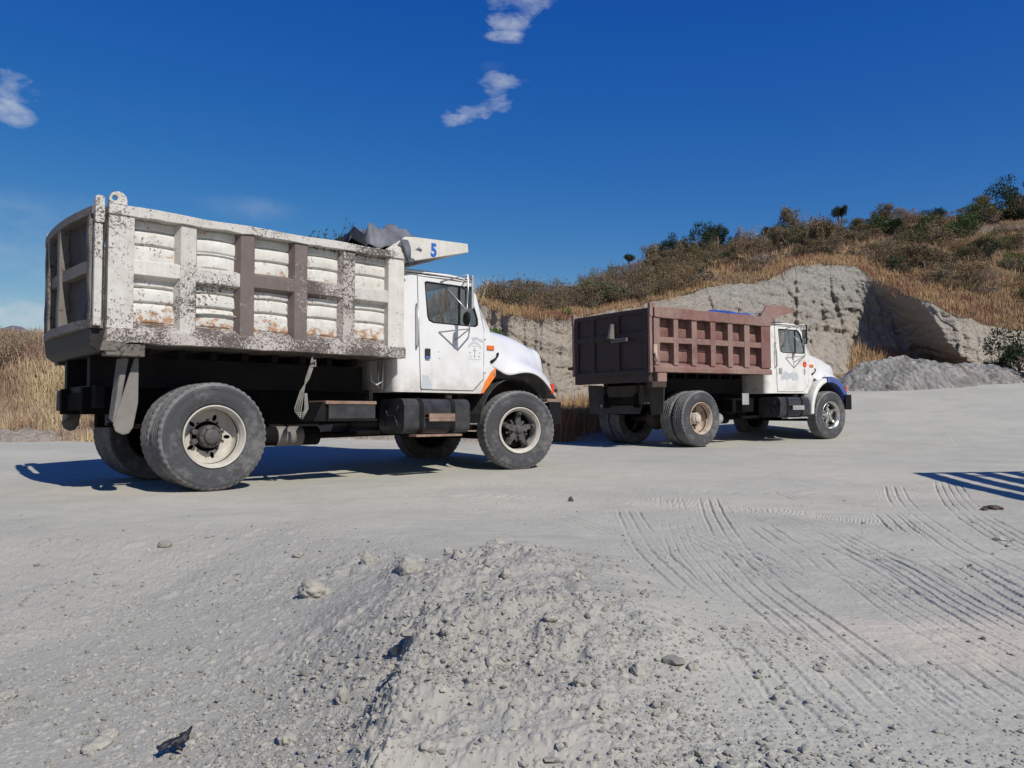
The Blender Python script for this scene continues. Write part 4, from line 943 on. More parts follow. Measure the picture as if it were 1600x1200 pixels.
    for s in (-1, 1):
        m = MB(); m.tube([(X(3.60), s*1.005, 1.41), (X(3.64), s*1.03, 1.445), (X(3.70), s*1.02, 1.485), (X(3.735), s*.985, 1.53)], [.020, .014, .011, .018], 8); m.build('hood_latch', 'black_metal', hood)
        m = MB(); m.box(X(3.53), X(3.65), s*1.018, s*1.0, 1.565, 1.625); m.build('side_marker', 'amber_lens', cab, bevel=.008)
        m = MB(); m.box(X(4.585), X(4.64), s*1.125, s*1.075, 1.02, 1.15); m.build('turn_signal', 'red_lens', hood, bevel=.008)
        m = MB(); m.smooth = True; m.lathe([(0, 0), (.09, .0), (.10, .02)], 20); o = m.build('headlight', 'chrome', hood, loc=(X(4.955), s*.42, 1.10)); o.rotation_euler = (0, 0, R(90))
        if T1:
            m = MB(); m.prism([(3.682,1.345),(3.678,1.235),(3.47,1.005),(3.435,1.005),(3.50,1.15),(3.60,1.28)], s*1.012, s*1.0); tr_ = m.build('arch_trim', 'orange', cab, bevel=.003)
            m = MB(); m.prism(circ(3.655, 1.26, .016, 12), s*1.02, s*1.012); m.build('screw', 'steel', tr_)
        # inner wing
        m = MB(); pts = [(fx + .60*math.cos(R(a)), .62 + .60*math.sin(R(a))) for a in range(0, 181, 12)]
        o2 = [(fx + .585*math.cos(R(a)), .62 + .585*math.sin(R(a))) for a in range(180, -1, -12)]
        m.prism(pts + o2, s*.97, s*.52); m.prism([(fx-.6,.62),(fx-.6,1.25),(fx+.55,1.20),(fx+.55,.62)], s*.50, s*.48); m.build('wheel_well', 'interior', hood)
    if not T1:
        for s in (-1, 1):
            def band(a0, a1, r0, r1, y0, y1, cz=.60, cx=None):
                cx = fx - .02 if cx is None else cx
                A = [(cx + r0*math.cos(R(a0+(a1-a0)*q/14)), cz + r0*1.07*math.sin(R(a0+(a1-a0)*q/14))) for q in range(15)]
                B = [(cx + r1*math.cos(R(a0+(a1-a0)*q/14)), cz + r1*1.07*math.sin(R(a0+(a1-a0)*q/14))) for q in range(14, -1, -1)]
                return A + B
            m = MB(); m.prism(band(184, 100, .60, .70, 0, 0), s*1.13, s*.80); m.build('wing', ['cab_cream'], hood, bevel=.035, seg=3)
            m = MB(); m.prism(band(99, 22, .60, .715, 0, 0), s*1.135, s*.78); m.build('wing', ['blue_paint'], hood, bevel=.035, seg=3)
    m = MB(); m.box(X(4.945), X(4.957), -.32, .32, .98, 1.42)
    for q in range(9): m.box(X(4.957), X(4.967), -.30, .30, 1.01+.044*q, 1.03+.044*q)
    m.build('grille', 'black_metal', hood)
    bxx = X(4.70); bz0, bz1 = cfg['bump']
    m = MB(); pl_ = [(bxx-.20,-1.17),(bxx+.02,-1.17),(bxx+.30,-.86),(bxx+.30,.86),(bxx+.02,1.17),(bxx-.20,1.17),(bxx-.20,1.13),(bxx-.02,1.13),(bxx+.24,.84),(bxx+.24,-.84),(bxx-.02,-1.13),(bxx-.20,-1.13)]; m.prism(pl_, bz0, bz1, axis='z')
    m.box(bxx-.3, bxx+.238, -.45, -.35, .75, .88); m.box(bxx-.3, bxx+.238, .35, .45, .75, .88)
    bm_ = m.build('bumper', 'black_metal', root, bevel=.006)
    if T1: m = MB(); m.box(bxx-.24, bxx+.03, -1.172, -1.02, bz1+.003, bz1+.045); m.build('bumper_step', 'rusty', bm_, bevel=.004)
    # tank, boxes, steps
    tx0, tx1 = cfg['tank']
    for s in (-1, 1):
        m = MB(); m.prism([(s*(abs(a)), b) for a, b in rrect(.56, 1.10, .51, .925, .10, 6)], tx0, tx1, axis='x'); tk = m.build('fuel_tank', 'tank_black', root, bevel=.02, seg=3)
        for xs_ in (.22, .70):
            x_ = tx0 + (tx1-tx0)*xs_; 
            m = MB(); m.prism([(s*a, b) for a, b in rrect(.548, 1.112, .498, .937, .11, 6)], x_, x_+.055, axis='x', holes=[[(s*a, b) for a, b in rrect(.558, 1.102, .508, .927, .10, 6)]]); m.build('strap', 'black_metal', tk, bevel=.003)
        m = MB(); x_a = tx0 + (tx1-tx0)*.30; x_b = tx0 + (tx1-tx0)*.69
        m.box(x_a, x_b, s*1.19, s*1.104, .69, .70); m.box(x_a, x_b, s*1.19, s*1.175, .655, .74); m.box(tx0+.1, x_b+.1, s*1.20, s*1.05, .475, .50)
        for q in range(5): m.box(x_a, x_b, s*1.188+.0, s*(1.112+.014*q), .742, .748)
        m.build('step', 'steel' if not T1 else 'rusty', tk, bevel=.002)
        m = MB(); m.tube([(tx1-.16, s*.86, .92), (tx1-.16, s*.86, .975)], .045, 16); m.build('tank_cap', 'rim_rusty', tk)
        m = MB(); m.tube([(tx0-.006, s*.68, .60), (tx0-.006, s*.76, .72), (tx0-.006, s*.90, .72), (tx0-.006, s*.98, .60)], .006, 6); m.tube([(tx0-.006, s*.68, .84), (tx0-.006, s*.76, .72)], .006, 6); m.tube([(tx0-.006, s*.98, .84), (tx0-.006, s*.90, .72)], .006, 6); m.build('end_embossing', 'tank_black', tk)
    if T1:
        m = MB(); m.box(1.22, 1.80, -1.12, -.75, .69, .845); bb = m.build('battery_box', 'tank_black', root, bevel=.006)
        m = MB(); m.box(1.18, 1.81, -1.13, -.74, .848, .885); m.build('lid', 'rusty', bb, bevel=.006)
        m = MB(); m.box(1.20, 1.82, -1.13, -.74, .665, .688); m.prism([(1.05,.665),(1.20,.665),(1.20,.86),(1.16,.87)], -1.10, -.8); m.box(1.79, 1.84, -1.0, -.9, .85, 1.02); m.build('bracket', 'black_metal', bb, bevel=.003)
        m = MB(); m.tube([(1.92,-.80,1.36),(1.93,-.82,1.12),(1.98,-.86,1.08),(2.04,-.88,1.12),(2.05,-.88,1.38)], .010, 8); m.tube([(2.10,-.78,1.03),(2.10,-.80,1.36)], .016, 8); m.tube([(2.10,-.70,1.05),(2.10,-.70,1.36)], .016, 8); m.build('air_hose', 'steel', root)
    else:
        m = MB(); m.box(1.30, 1.50, -1.06, -1.04, .77, 1.0); m.build('tool_flap', 'steel', root, bevel=.01)
        m = MB(); m.box(1.2, 1.85, -.9, -.6, .62, .9); m.build('battery_box', 'chassis', root, bevel=.02)
    return root, bed, can, near_door, cab, gate

c1 = dict(kind=1, k=1, yin=-1.045, white='cab_white', wy=1.12, rim_r='rim_white', hub_r='hub_dark', rim_f='rim_white', hub_f='hub_dark', style='clump', axle='chassis', wb=4.05, steer=R(-16), a0=8,
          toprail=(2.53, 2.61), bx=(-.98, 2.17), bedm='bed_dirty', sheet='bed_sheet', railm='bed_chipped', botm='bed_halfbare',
          bays=[(-.76,-.35),(-.21,.22),(.36,.80),(.94,1.37),(1.51,1.94)], ribs=[(-.35,-.21,'bed_chipped'),(.225,.365,'bed_bare'),(.80,.94,'bed_bare'),(1.37,1.51,'bed_halfbare')],
          posts=[(-.975,-.76,'bed_chipped'),(1.94,2.155,'bed_white')], mid=(2.01,2.14), mid_dz=(.0,-.01,0,0,0), midm=['bed_white','bed_chipped','bed_bare','bed_halfbare','bed_chipped'],
          cuts_u=[2.43,2.29], cuts_l=[1.90,1.76], arch=.010, puff=.019, flare=.045, bot=(1.385,1.497),
          canopy=[(1.90,2.612),(2.17,2.80),(2.30,2.815),(3.09,2.85),(3.10,2.745),(2.16,2.50)], canm='bed_white', gx=-1.0, gz=(1.52,2.585), bulge=.07, yl=.79, dent=1.0, gatem='gate_shaded',
          gribs=[(-1.06,-.98,'gate_rib_shaded',.09),(-.24,-.14,'gate_rib_shaded',.10),(.30,.37,'gate_rib_shaded',.10),(.70,.76,'gate_rib_shaded',.09)], gdep=.09, gribm='gate_rib_shaded', gtopm='gate_rib_shaded', gjit=.018, edgem='bed_chipped',
          mir=6, bump=(.60,.90), tank=(2.20,3.18))
c2 = dict(kind=2, k=1.09, yin=-1.00, white='cab_cream', wy=1.12, rim_r='rim_rusty', hub_r='hub_dusty', rim_f='chrome', hub_f='chrome', style='plain', axle='flap_dark', wb=4.21, steer=R(-3), a0=24,
          toprail=(2.352, 2.54), bx=(-1.22, 2.10), bedm='maroon_gate', sheet='maroon_deep', railm='maroon', botm='maroon',
          bays=[(-1.07,-.71),(-.59,-.23),(-.09,.29),(.43,.79),(.93,1.28),(1.44,1.80)], ribs=[(-.71,-.59,'maroon_dusty'),(-.23,-.09,'maroon_dusty'),(.29,.43,'maroon'),(.79,.93,'maroon'),(1.28,1.44,'maroon_dusty')],
          posts=[(-1.22,-1.07,'maroon_dusty'),(1.80,2.095,'maroon_deep')], mid=(1.905,2.01), mid_dz=(0,0,0,0,0,0), midm=['maroon_dusty','maroon','maroon_dusty','maroon_dusty','maroon_dusty','maroon'],
          cuts_u=[2.20], cuts_l=[1.77], arch=.004, puff=.016, flare=.0, bot=(1.375,1.46),
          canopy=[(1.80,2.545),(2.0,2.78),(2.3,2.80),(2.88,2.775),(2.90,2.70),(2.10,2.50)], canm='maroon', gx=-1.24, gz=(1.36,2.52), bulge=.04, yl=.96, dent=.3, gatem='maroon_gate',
          gribs=[(-1.06,-.96,'maroon_gate',.05),(-.36,-.24,'maroon_gate',.05),(.34,.46,'maroon_gate',.05),(.86,.93,'maroon_gate',.05)], gdep=.05, gribm='maroon_gate', gtopm='maroon_gate', gjit=.0, edgem='maroon_dusty',
          mir=28, bump=(.64,.97), tank=(2.44,3.45))
def place(P0, th, z):
    th = R(th); return (P0[0] - math.cos(th)*1.15, P0[1] + math.sin(th)*1.15, z), R(90) - th
l1, r1 = place((-2.851, 7.404), 48, 0.0)
l2, r2 = place((3.544, 14.332), 55, .125)
t1, bed1, can1, door1, cab1, gate1 = dump_truck(c1, l1, r1)
tag(t1, 'white dump truck with peeling white bed and blue number 5, nearest the camera', 'dump truck')
TY = None
t2, bed2, can2, door2, cab2, gate2 = dump_truck(c2, l2, r2, pitch=R(.75))
tag(t2, 'farther dump truck with dusty maroon bed, white cab and blue front wing', 'dump truck')

# number on the canopy
def text_mesh(s, size, mat, parent, loc, name, ex=.002, bold=0.0, rot=(R(90), 0, 0)):
    cu = bpy.data.curves.new('txt', 'FONT'); cu.body = s; cu.size = size; cu.extrude = ex; cu.offset = bold; cu.align_x = 'CENTER'
    o = bpy.data.objects.new('txt', cu); C.objects.link(o); dg = bpy.context.evaluated_depsgraph_get(); me = bpy.data.meshes.new_from_object(o.evaluated_get(dg)); bpy.data.objects.remove(o)
    me.materials.clear(); me.materials.append(M[mat]); q = bpy.data.objects.new(name, me); C.objects.link(q); q.parent = parent; q.location = loc; q.rotation_euler = rot; return q
n5 = text_mesh('5', .215, 'num_blue', can1, (2.565, -1.165, 2.625), 'number', bold=.008); n5.scale = (.85, 1, 1)
tag(n5, 'blue number 5')
# worn emblem on the near door: arc of lettering, cross and four small signs
m = MB(); e0 = (3.325, 1.515); yd = -1.0095
def flat(pts, w=.004):
    for a, b in zip(pts[:-1], pts[1:]):
        dx, dz = b[0]-a[0], b[1]-a[1]; l = math.hypot(dx, dz) or 1; nx, nz_2 = -dz/l*w, dx/l*w
        m.add([(a[0]-nx, yd, a[1]-nz_2), (b[0]-nx, yd, b[1]-nz_2), (b[0]+nx, yd, b[1]+nz_2), (a[0]+nx, yd, a[1]+nz_2)], [(0,1,2,3)])
for r_ in (.120, .098): flat([(e0[0] + r_*math.cos(R(a)), e0[1] + .02 + r_*math.sin(R(a))) for a in range(20, 161, 10)], .0022)
random.seed(3)
for a in range(28, 156, 7):
    c_, s_ = math.cos(R(a)), math.sin(R(a)); flat([(e0[0]+.104*c_, e0[1]+.02+.104*s_), (e0[0]+.113*c_, e0[1]+.02+.113*s_)], .0024)
flat([(e0[0]-.045, e0[1]+.085), (e0[0]+.045, e0[1]+.085)], .0025)
flat([(e0[0], e0[1]-.06), (e0[0], e0[1]+.065)], .0060); flat([(e0[0]-.030, e0[1]+.030), (e0[0]+.030, e0[1]+.030)], .0045); flat([(e0[0]-.014, e0[1]-.045), (e0[0]+.014, e0[1]-.045)], .006)
for dx, dz in ((-.075, .0), (-.07, -.042), (.075, .0), (.07, -.042)):
    for q in range(5): flat([(e0[0]+dx+random.uniform(-.018,.018), e0[1]+dz+random.uniform(-.012,.012)), (e0[0]+dx+random.uniform(-.018,.018), e0[1]+dz+random.uniform(-.012,.012))], .0028)
for q in range(22):
    x_ = e0[0]-.10+.0093*q; flat([(x_, e0[1]-.082), (x_+.006, e0[1]-.082)], .0035)
for q in range(8):
    x_ = e0[0]-.035+.0093*q; flat([(x_, e0[1]-.105), (x_+.006, e0[1]-.105)], .002)
m.build('emblem', 'emblem_grey', door1)
m = MB(); m.prism([(2.512,1.045),(2.66,1.045),(2.635,1.14),(2.60,1.20),(2.52,1.215)], -1.011, -1.0085); m.build('bare_patch', 'grey_patch', door1)
m = MB(); m.prism([(3.27,1.71),(3.36,1.72),(3.45,1.69),(3.46,1.65),(3.36,1.685),(3.29,1.665)], -1.011, -1.0085); m.build('bare_patch', 'grey_patch', door1)
for (x_, z_) in ((2.76,1.50),(2.775,1.42)):
    m = MB(); m.prism(circ(x_, z_, .007, 8), -1.011, -1.008); m.build('rust_spot', 'rusty', door1)
# marks on the far truck's door
X2 = lambda x: 2.17 + (x - 2.2) * 1.09
m = MB(); m.prism(circ(3.44, 1.62, .065, 24), -1.013, -1.0085); st = m.build('round_sticker', 'red_lens', door2)
m = MB(); m.prism([(3.41,1.60),(3.425,1.63),(3.44,1.605),(3.455,1.63),(3.47,1.60),(3.44,1.59)], -1.015, -1.013); m.build('sticker_mark', 'orange', st)
m = MB(); m.prism(rrect(3.40, 3.455, 1.40, 1.53, .008), -1.012, -1.0085); m.build('plate', 'steel', door2)
m = MB(); m.prism([(2.60,1.30),(2.62,1.38),(2.70,1.42),(2.76,1.47),(2.82,1.45),(2.88,1.41),(2.96,1.44),(3.05,1.45),(3.15,1.42),(3.20,1.36),(3.17,1.29),(3.08,1.27),(3.0,1.28),(2.95,1.33),(2.88,1.30),(2.80,1.28),(2.72,1.31),(2.66,1.27)], -1.012, -1.0085); m.build('bare_patch', 'grey_patch', door2)
m = MB(); m.prism([(2.455,1.88),(2.50,1.88),(2.50,1.83),(2.47,1.82)], -1.012, -1.0085); m.build('rust_spot', 'grey_patch', door2)

def world_pt(tr, p): return tr.matrix_world @ Vector(p)
bpy.context.view_layer.update()
# tarpaulin bundle on the front of the white bed
def cloth(name, base, size, seed, mat, droop=0.0, sag=.5, n=40, freq=1.7, amp=.09):
    P = []
    for i in range(n):
        u = i/(n-1)*2-1; row = []
        for j in range(n):
            v = j/(n-1)*2-1; r_ = max(abs(u), abs(v))
            f = mnoise.fractal((u*freq + seed, v*freq, seed*.7), 1.0, 2.0, 4)
            g = abs(mnoise.noise((u*freq*2.2, v*freq*1.1 + seed, 3.1)))
            z = size[2] * (1 - r_**2.4) * (.85 + .25*f) + amp*.7*f - g*amp*.25 - droop * max(0, r_-.7)
            row.append((base[0] + u*size[0]*(1+.15*f), base[1] + v*size[1]*(1+.18*mnoise.noise((u*2, v*2, seed+5))), base[2] + z))
        P.append(row)
    m = MB(); m.smooth = True; m.grid(P); return m
T1m = t1.matrix_world.copy(); T2m = t2.matrix_world.copy()
def top_level(o, mat): o.matrix_world = mat; return o
tp = empty('tarpaulin'); tp.matrix_world = T1m; tag(tp, 'crumpled dark grey tarpaulin bundle draped over the front of the peeling white bed', 'tarpaulin')
cloth('a', (2.02, -.80, 2.64), (.34, .36, .36), 2.3, None).build('sheet', 'tarp', tp, solid=.01)
cloth('b', (1.86, -.72, 2.60), (.40, .40, .30), 5.1, None).build('lining', 'tarp_black', tp, solid=.01)
cloth('d', (2.28, -.80, 2.74), (.22, .30, .20), 8.1, None).build('sheet', 'tarp', tp, solid=.01)
m = MB()
for q in range(5):
    dx = .018*q; m.tube([(2.10+dx, -1.0, 2.72+.01*q), (2.115+dx, -1.15, 2.74), (2.13+dx*.7, -1.205, 2.66), (2.155+dx*.5, -1.20, 2.57+.008*q), (2.19+dx*.2, -1.195, 2.50)], [.03,.03,.024,.02,.012], 8)
m.tube([(2.17,-1.20,2.52),(2.21,-1.215,2.50),(2.24,-1.20,2.53)], .026, 8); m.build('tie', 'tarp', tp)
# hanging rope with a knot
rt_ = empty('rope'); rt_.matrix_world = T1m; tag(rt_, 'frayed grey rope hanging in loops below the white bed', 'rope')
m = MB(); yy_ = -1.12
for q in range(4):
    o_ = .012*q; m.tube([(1.03+o_*.4, yy_+o_, 1.385), (1.00+o_, yy_, 1.26), (.945+o_, yy_-.01, 1.12), (.925-o_, yy_, .98), (.90-o_*2, yy_, .80), (.885-o_*1.5, yy_, .70+.02*q), (.915+o_, yy_, .69+.02*q), (.94+o_, yy_, .80), (.94+o_*.5, yy_, .96)], .0075, 6)
m.build('strand', 'rope', rt_)
m = MB(); m.tube([(1.00,-1.13,1.27),(1.04,-1.15,1.31),(1.05,-1.14,1.25),(1.0,-1.12,1.24),(1.02,-1.13,1.30)], .012, 6); m.build('knot', 'rope', rt_)
# blue tarp on the maroon truck
bt = empty('tarpaulin'); bt.matrix_world = T2m; tag(bt, 'folded blue tarpaulin with pale edge lying along the top of the maroon bed', 'tarpaulin')
cloth('c', (1.0, -.95, 2.545), (.55, .15, .06), 3.3, None, freq=2.0, amp=.04).build('sheet', 'tarp_blue', bt, solid=.01)
cloth('c', (1.70, -.90, 2.56), (.22, .14, .07), 9.3, None, freq=2.0, amp=.04).build('fold', 'tarp', bt, solid=.01)
# dry weeds poking out of the white bed
def weeds(mat4, x0, x1, y, zb, n, hmax, seed):
    rs = random.Random(seed); m = MB(); lf = MB()
    for q in range(n):
        x = rs.uniform(x0, x1); h = hmax * rs.uniform(.3, 1) * (1.25 if .42 < (x-x0)/(x1-x0) < .7 else .7); px_, pz = x, zb
        pts = [(x, y+rs.uniform(-.1,.1), zb)]
        for s_ in range(4): pts.append((pts[-1][0]+rs.uniform(-.03,.05), pts[-1][1]+rs.uniform(-.03,.03), zb + h*(s_+1)/4))
        m.tube(pts, [.006,.005,.004,.003,.002], 5)
        for p in pts[1:]:
            for _ in range(5):
                d = Vector((rs.uniform(-1,1), rs.uniform(-1,1), rs.uniform(-.2,1))).normalized()*rs.uniform(.015,.035); o_ = Vector(p); s2 = d.orthogonal().normalized()*.006
                lf.add([o_-s2, o_+d-s2*.3, o_+d+s2*.3, o_+s2], [(0,1,2,3)])
    return m, lf
wd = empty('weeds'); wd.matrix_world = T1m; tag(wd, 'dark dry weed sprigs sticking up over the rim of the white bed', 'weeds')
m, lf = weeds(T1m, 1.05, 1.75, -1.0, 2.50, 34, .36, 5); m.build('stem', 'leaf_dark', wd); lf.build('leaves', 'leaf_dark', wd)
# soil load inside both beds (seen only from higher up)
for nm, Tm, x0, x1, lab in (('sand_load', T1m, -.7, 2.0, 'grey sand load lying inside the peeling white bed'), ('sand_load', T2m, -1.0, 1.95, 'grey sand load lying inside the maroon bed')):
    P = [[(x0+(x1-x0)*i/29, -.95+1.75*j/29, 1.46 + .75*(math.sin(math.pi*i/29)**.5)*(math.sin(math.pi*j/29)**.5) + .05*mnoise.noise((i*.4, j*.4, 1))) for j in range(30)] for i in range(30)]
    m = MB(); m.smooth = True; m.grid(P); o = m.build(nm, 'gravel'); o.matrix_world = Tm; tag(o, lab, 'sand')
# raised slatted screen added out of view to the right, to throw the striped shadow
sr = empty('slatted_shadow_caster', (0, 0, 0)); tag(sr, 'unseen slatted screen on four legs, added to cast the striped shadow', 'screen')
kx, ky = math.sin(SUN_A)/math.tan(SUN_E), -math.cos(SUN_A)/math.tan(SUN_E)
def sp(px, py, h): x, y = px2ground(px, py, 0); return Vector((x + kx*h, y + ky*h, h))
hh = 2.7; a = sp(1438, 743, hh); b = sp(1604, 779, hh); dir2 = (b - a).normalized(); rightv = (sp(1700, 741, hh) - a).normalized()
m = MB()
for q in range(14):
    o_ = a + rightv * (.36*q); m.tube([o_, o_ + dir2*3.4], .10, 6)
m.build('slat', 'black_metal', sr)
m = MB(); m.tube([a, a + rightv*5.2], .05, 8); m.tube([a + dir2*3.4, a + dir2*3.4 + rightv*5.2], .06, 8); m.build('frame', 'black_metal', sr)
for q, p in enumerate((a + rightv*.2, a + dir2*3.3, a + rightv*5.1, a + dir2*3.3 + rightv*5.1)):
    m = MB(); m.tube([(p.x, p.y, -.1), (p.x, p.y, hh)], .05, 8); m.build('leg', 'black_metal', sr)
# ---------------------------------------------------------------- vegetation
def leaf_cloud(blobs, n, size, seed, asp=.55, shell=.55, up=.0, droop=0.0):
    """quads scattered through ellipsoid clumps; returns vertices and faces"""
    g = np.random.default_rng(seed); vol = np.array([b[3]*b[4]*b[5] for b in blobs])**.67; p = vol/vol.sum()
    idx = g.choice(len(blobs), n, p=p); B = np.array(blobs)[idx]
    d = g.normal(size=(n, 3)); d /= np.linalg.norm(d, axis=1)[:, None]
    r = shell + (1-shell) * g.random(n)**.5; r = r * (1 + .18*g.normal(size=n))
    c = B[:, :3] + d * r[:, None] * B[:, 3:6]
    nrm = d + .9 * g.normal(size=(n, 3)); nrm /= np.linalg.norm(nrm, axis=1)[:, None]
    t_ = np.cross(nrm, g.normal(size=(n, 3))); t_ /= np.linalg.norm(t_, axis=1)[:, None]
    if droop: t_[:, 2] -= droop; t_ /= np.linalg.norm(t_, axis=1)[:, None]
    b_ = np.cross(nrm, t_); b_ /= np.linalg.norm(b_, axis=1)[:, None]
    s = size * (.5 + g.random(n))[:, None]
    V = np.stack([c - t_*s, c - b_*s*asp*.9, c + t_*s, c + b_*s*asp*.9], 1).reshape(-1, 3)
    return V, np.arange(n*4).reshape(-1, 4)
def limb(m, p, d, l, r, depth, rs, tips, spread=.7, grav=0.0, seg=3):
    pts = [Vector(p)]; rr_ = [r]; dd = Vector(d)
    for s_ in range(seg):
        dd = (dd + Vector((rs.uniform(-1,1), rs.uniform(-1,1), rs.uniform(-.6,1)))*.22 + Vector((0,0,-grav))).normalized()
        pts.append(pts[-1] + dd*l/seg); rr_.append(r*(1-.4*(s_+1)/seg))
    m.tube(pts, rr_, 5 if depth < 2 else 4)
    if depth <= 0: tips.append(pts[-1]); return
    for _ in range(rs.choice((2, 3))):
        q = rs.uniform(.5, 1); pp = pts[max(1, int(q*seg))]
        nd = (dd + Vector((rs.uniform(-1,1), rs.uniform(-1,1), rs.uniform(-.5,.8)))*spread).normalized()
        limb(m, pp, nd, l*.72, r*.6, depth-1, rs, tips, spread, grav*1.6 if grav else 0, seg)
def vmesh(name, V, Fq, mat):
    o = big_mesh(name, V, Fq, mat, False); return o
PROTO = {}
def proto(kind, var):
    """one meshes pair (wood, leaves) per kind and variant, unit height about 1"""
    key = (kind, var)
    if key in PROTO: return PROTO[key]
    rs = random.Random(hash(kind) % 1000 if False else sum(map(ord, kind))*7 + var); m = MB(); tips = []
    s = sum(map(ord, kind)) + 31*var
    if kind in ('dry_shrub', 'rust_shrub', 'green_shrub', 'dark_shrub', 'olive_shrub', 'bright_plant'):
        for q in range(9): limb(m, (rs.uniform(-.08,.08), rs.uniform(-.08,.08), -.05), (rs.uniform(-.9,.9), rs.uniform(-.9,.9), 1), .42, .018, 2, rs, tips, .9)
        bl = []
        for q in range(16 if kind != 'bright_plant' else 7):
            a = rs.uniform(0, 6.28); r_ = rs.uniform(0, .62); h = rs.uniform(.18, .86) * (1 - .5*r_*r_)
            w_ = rs.uniform(.10, .24); bl.append((r_*math.cos(a), r_*math.sin(a), h, w_, w_, w_*rs.uniform(.6, 1)))
        n, sz, mt = {'dry_shrub': (2300, .020, 'leaf_dry'), 'rust_shrub': (2300, .019, 'leaf_rust'), 'green_shrub': (2800, .026, 'leaf_green'), 'dark_shrub': (3000, .022, 'leaf_dark'), 'olive_shrub': (3200, .018, 'leaf_olive'), 'bright_plant': (260, .07, 'leaf_bright')}[kind]
        V, Fq = leaf_cloud(bl, n, sz, s, shell=.35)
    elif kind == 'brush':      # tall thin stalks with dead flower heads
        bl = []
        for q in range(42):
            x, y = rs.uniform(-.6,.6), rs.uniform(-.5,.5); h = rs.uniform(.45, 1.0)
            m.tube([(x, y, -.05), (x+rs.uniform(-.1,.1), y+rs.uniform(-.1,.1), h*.5), (x+rs.uniform(-.16,.16), y+rs.uniform(-.1,.1), h)], [.008,.006,.004], 4)
            e = m.v[-1]; bl.append((e[0], e[1], h, .035, .035, .03))
            for w_ in range(2): bl.append((x+rs.uniform(-.1,.1), y+rs.uniform(-.1,.1), h*rs.uniform(.2,.8), .10, .10, .10))
        V, Fq = leaf_cloud(bl, 2200, .020, s, shell=.2)
        mt = 'leaf_dry'
    elif kind in ('dark_tree', 'draped_tree'):
        limb(m, (0,0,-.1), (rs.uniform(-.1,.1), 0, 1), .55, .045, 2, rs, tips, .8)
        bl = []
        for tpp in tips: w_ = rs.uniform(.11, .20); bl.append((tpp.x, tpp.y, tpp.z, w_*1.2, w_*1.2, w_))
        for q in range(7): a = rs.uniform(0, 6.28); bl.append((.28*math.cos(a), .28*math.sin(a), rs.uniform(.45,.8), .14, .14, .12))
        if kind == 'draped_tree': bl += [(b[0]*1.1, b[1]*1.1, b[2]-.22, .06, .06, .20) for b in bl]
        V, Fq = leaf_cloud(bl, 3600, .020, s, shell=.3, droop=.8 if kind == 'draped_tree' else 0); mt = 'leaf_dark' if kind == 'dark_tree' else 'leaf_dry'
    elif kind == 'bare_tree':
        for q in range(4): limb(m, (rs.uniform(-.05,.05),0,-.05), (rs.uniform(-.7,.7), rs.uniform(-.3,.3), 1), .48, .028, 4, rs, tips, .85, .10, 4)
        bl = [(t_.x, t_.y, t_.z, .05, .05, .05) for t_ in tips]; V, Fq = leaf_cloud(bl, 900, .014, s, shell=.1, droop=.6); mt = 'leaf_dry'
    elif kind == 'tuft_tree':
        limb(m, (0,0,-.1), (rs.uniform(-.15,.15), 0, 1), .75, .055, 1, rs, tips, .9, 0, 4)
        bl = [(t_.x, t_.y, t_.z+.02, .17, .17, .10) for t_ in tips] + [(.0,0,.74,.2,.2,.12),(.24,0,.80,.12,.12,.08),(-.2,0,.72,.13,.1,.08)]; V, Fq = leaf_cloud(bl, 1500, .028, s, shell=.3); mt = 'leaf_dark'
    wood = m.build('trunk' if 'tree' in kind else 'stem', 'bark_pale' if kind in ('bare_tree',) else 'bark')
    lv = vmesh('crown' if 'tree' in kind else 'foliage', V, Fq, mt)
    wm, lm = wood.data, lv.data; wn, ln = wood.name.split('.')[0], lv.name.split('.')[0]
    bpy.data.objects.remove(wood); bpy.data.objects.remove(lv)
    PROTO[key] = (wn, wm, ln, lm); return PROTO[key]
NAMES = {'dry_shrub': ('shrub', 'shrub'), 'rust_shrub': ('shrub', 'shrub'), 'green_shrub': ('bush', 'bush'), 'dark_shrub': ('bush', 'bush'), 'olive_shrub': ('bush', 'bush'), 'brush': ('brush_clump', 'shrub'),
         'dark_tree': ('tree', 'tree'), 'draped_tree': ('tree', 'tree'), 'bare_tree': ('bare_tree', 'tree'), 'tuft_tree': ('tree', 'tree'), 'bright_plant': ('plant', 'plant')}
vr = random.Random(99)
def plant(kind, P, h, w=None, label=None, group=None, rz=None):
    wn, wm, ln, lm = proto(kind, vr.randrange(4)); nm, cat = NAMES[kind]
    e = empty(nm, P, (0, 0, vr.uniform(0, 6.28) if rz is None else rz)); w = w or h; e.scale = (w, w, h)
    for n_, me in ((wn, wm), (ln, lm)):
        o = bpy.data.objects.new(n_, me); C.objects.link(o); o.parent = e
    tag(e, label, cat, group); return e
def hplant(kind, px, t_, hpx, wpx, label, group=None, sink=.1):
    """hpx, wpx: size in photograph pixels, turned into metres at the distance where it stands"""
    if kind.endswith('tree') and t_ > .5: hpx *= 1.3; wpx *= 1.2
    P = hp(px, t_); h = hpx / F * P.y; w = wpx / F * P.y / 1.25
    P.z -= sink * h; return plant(kind, P, h, w, label, group)

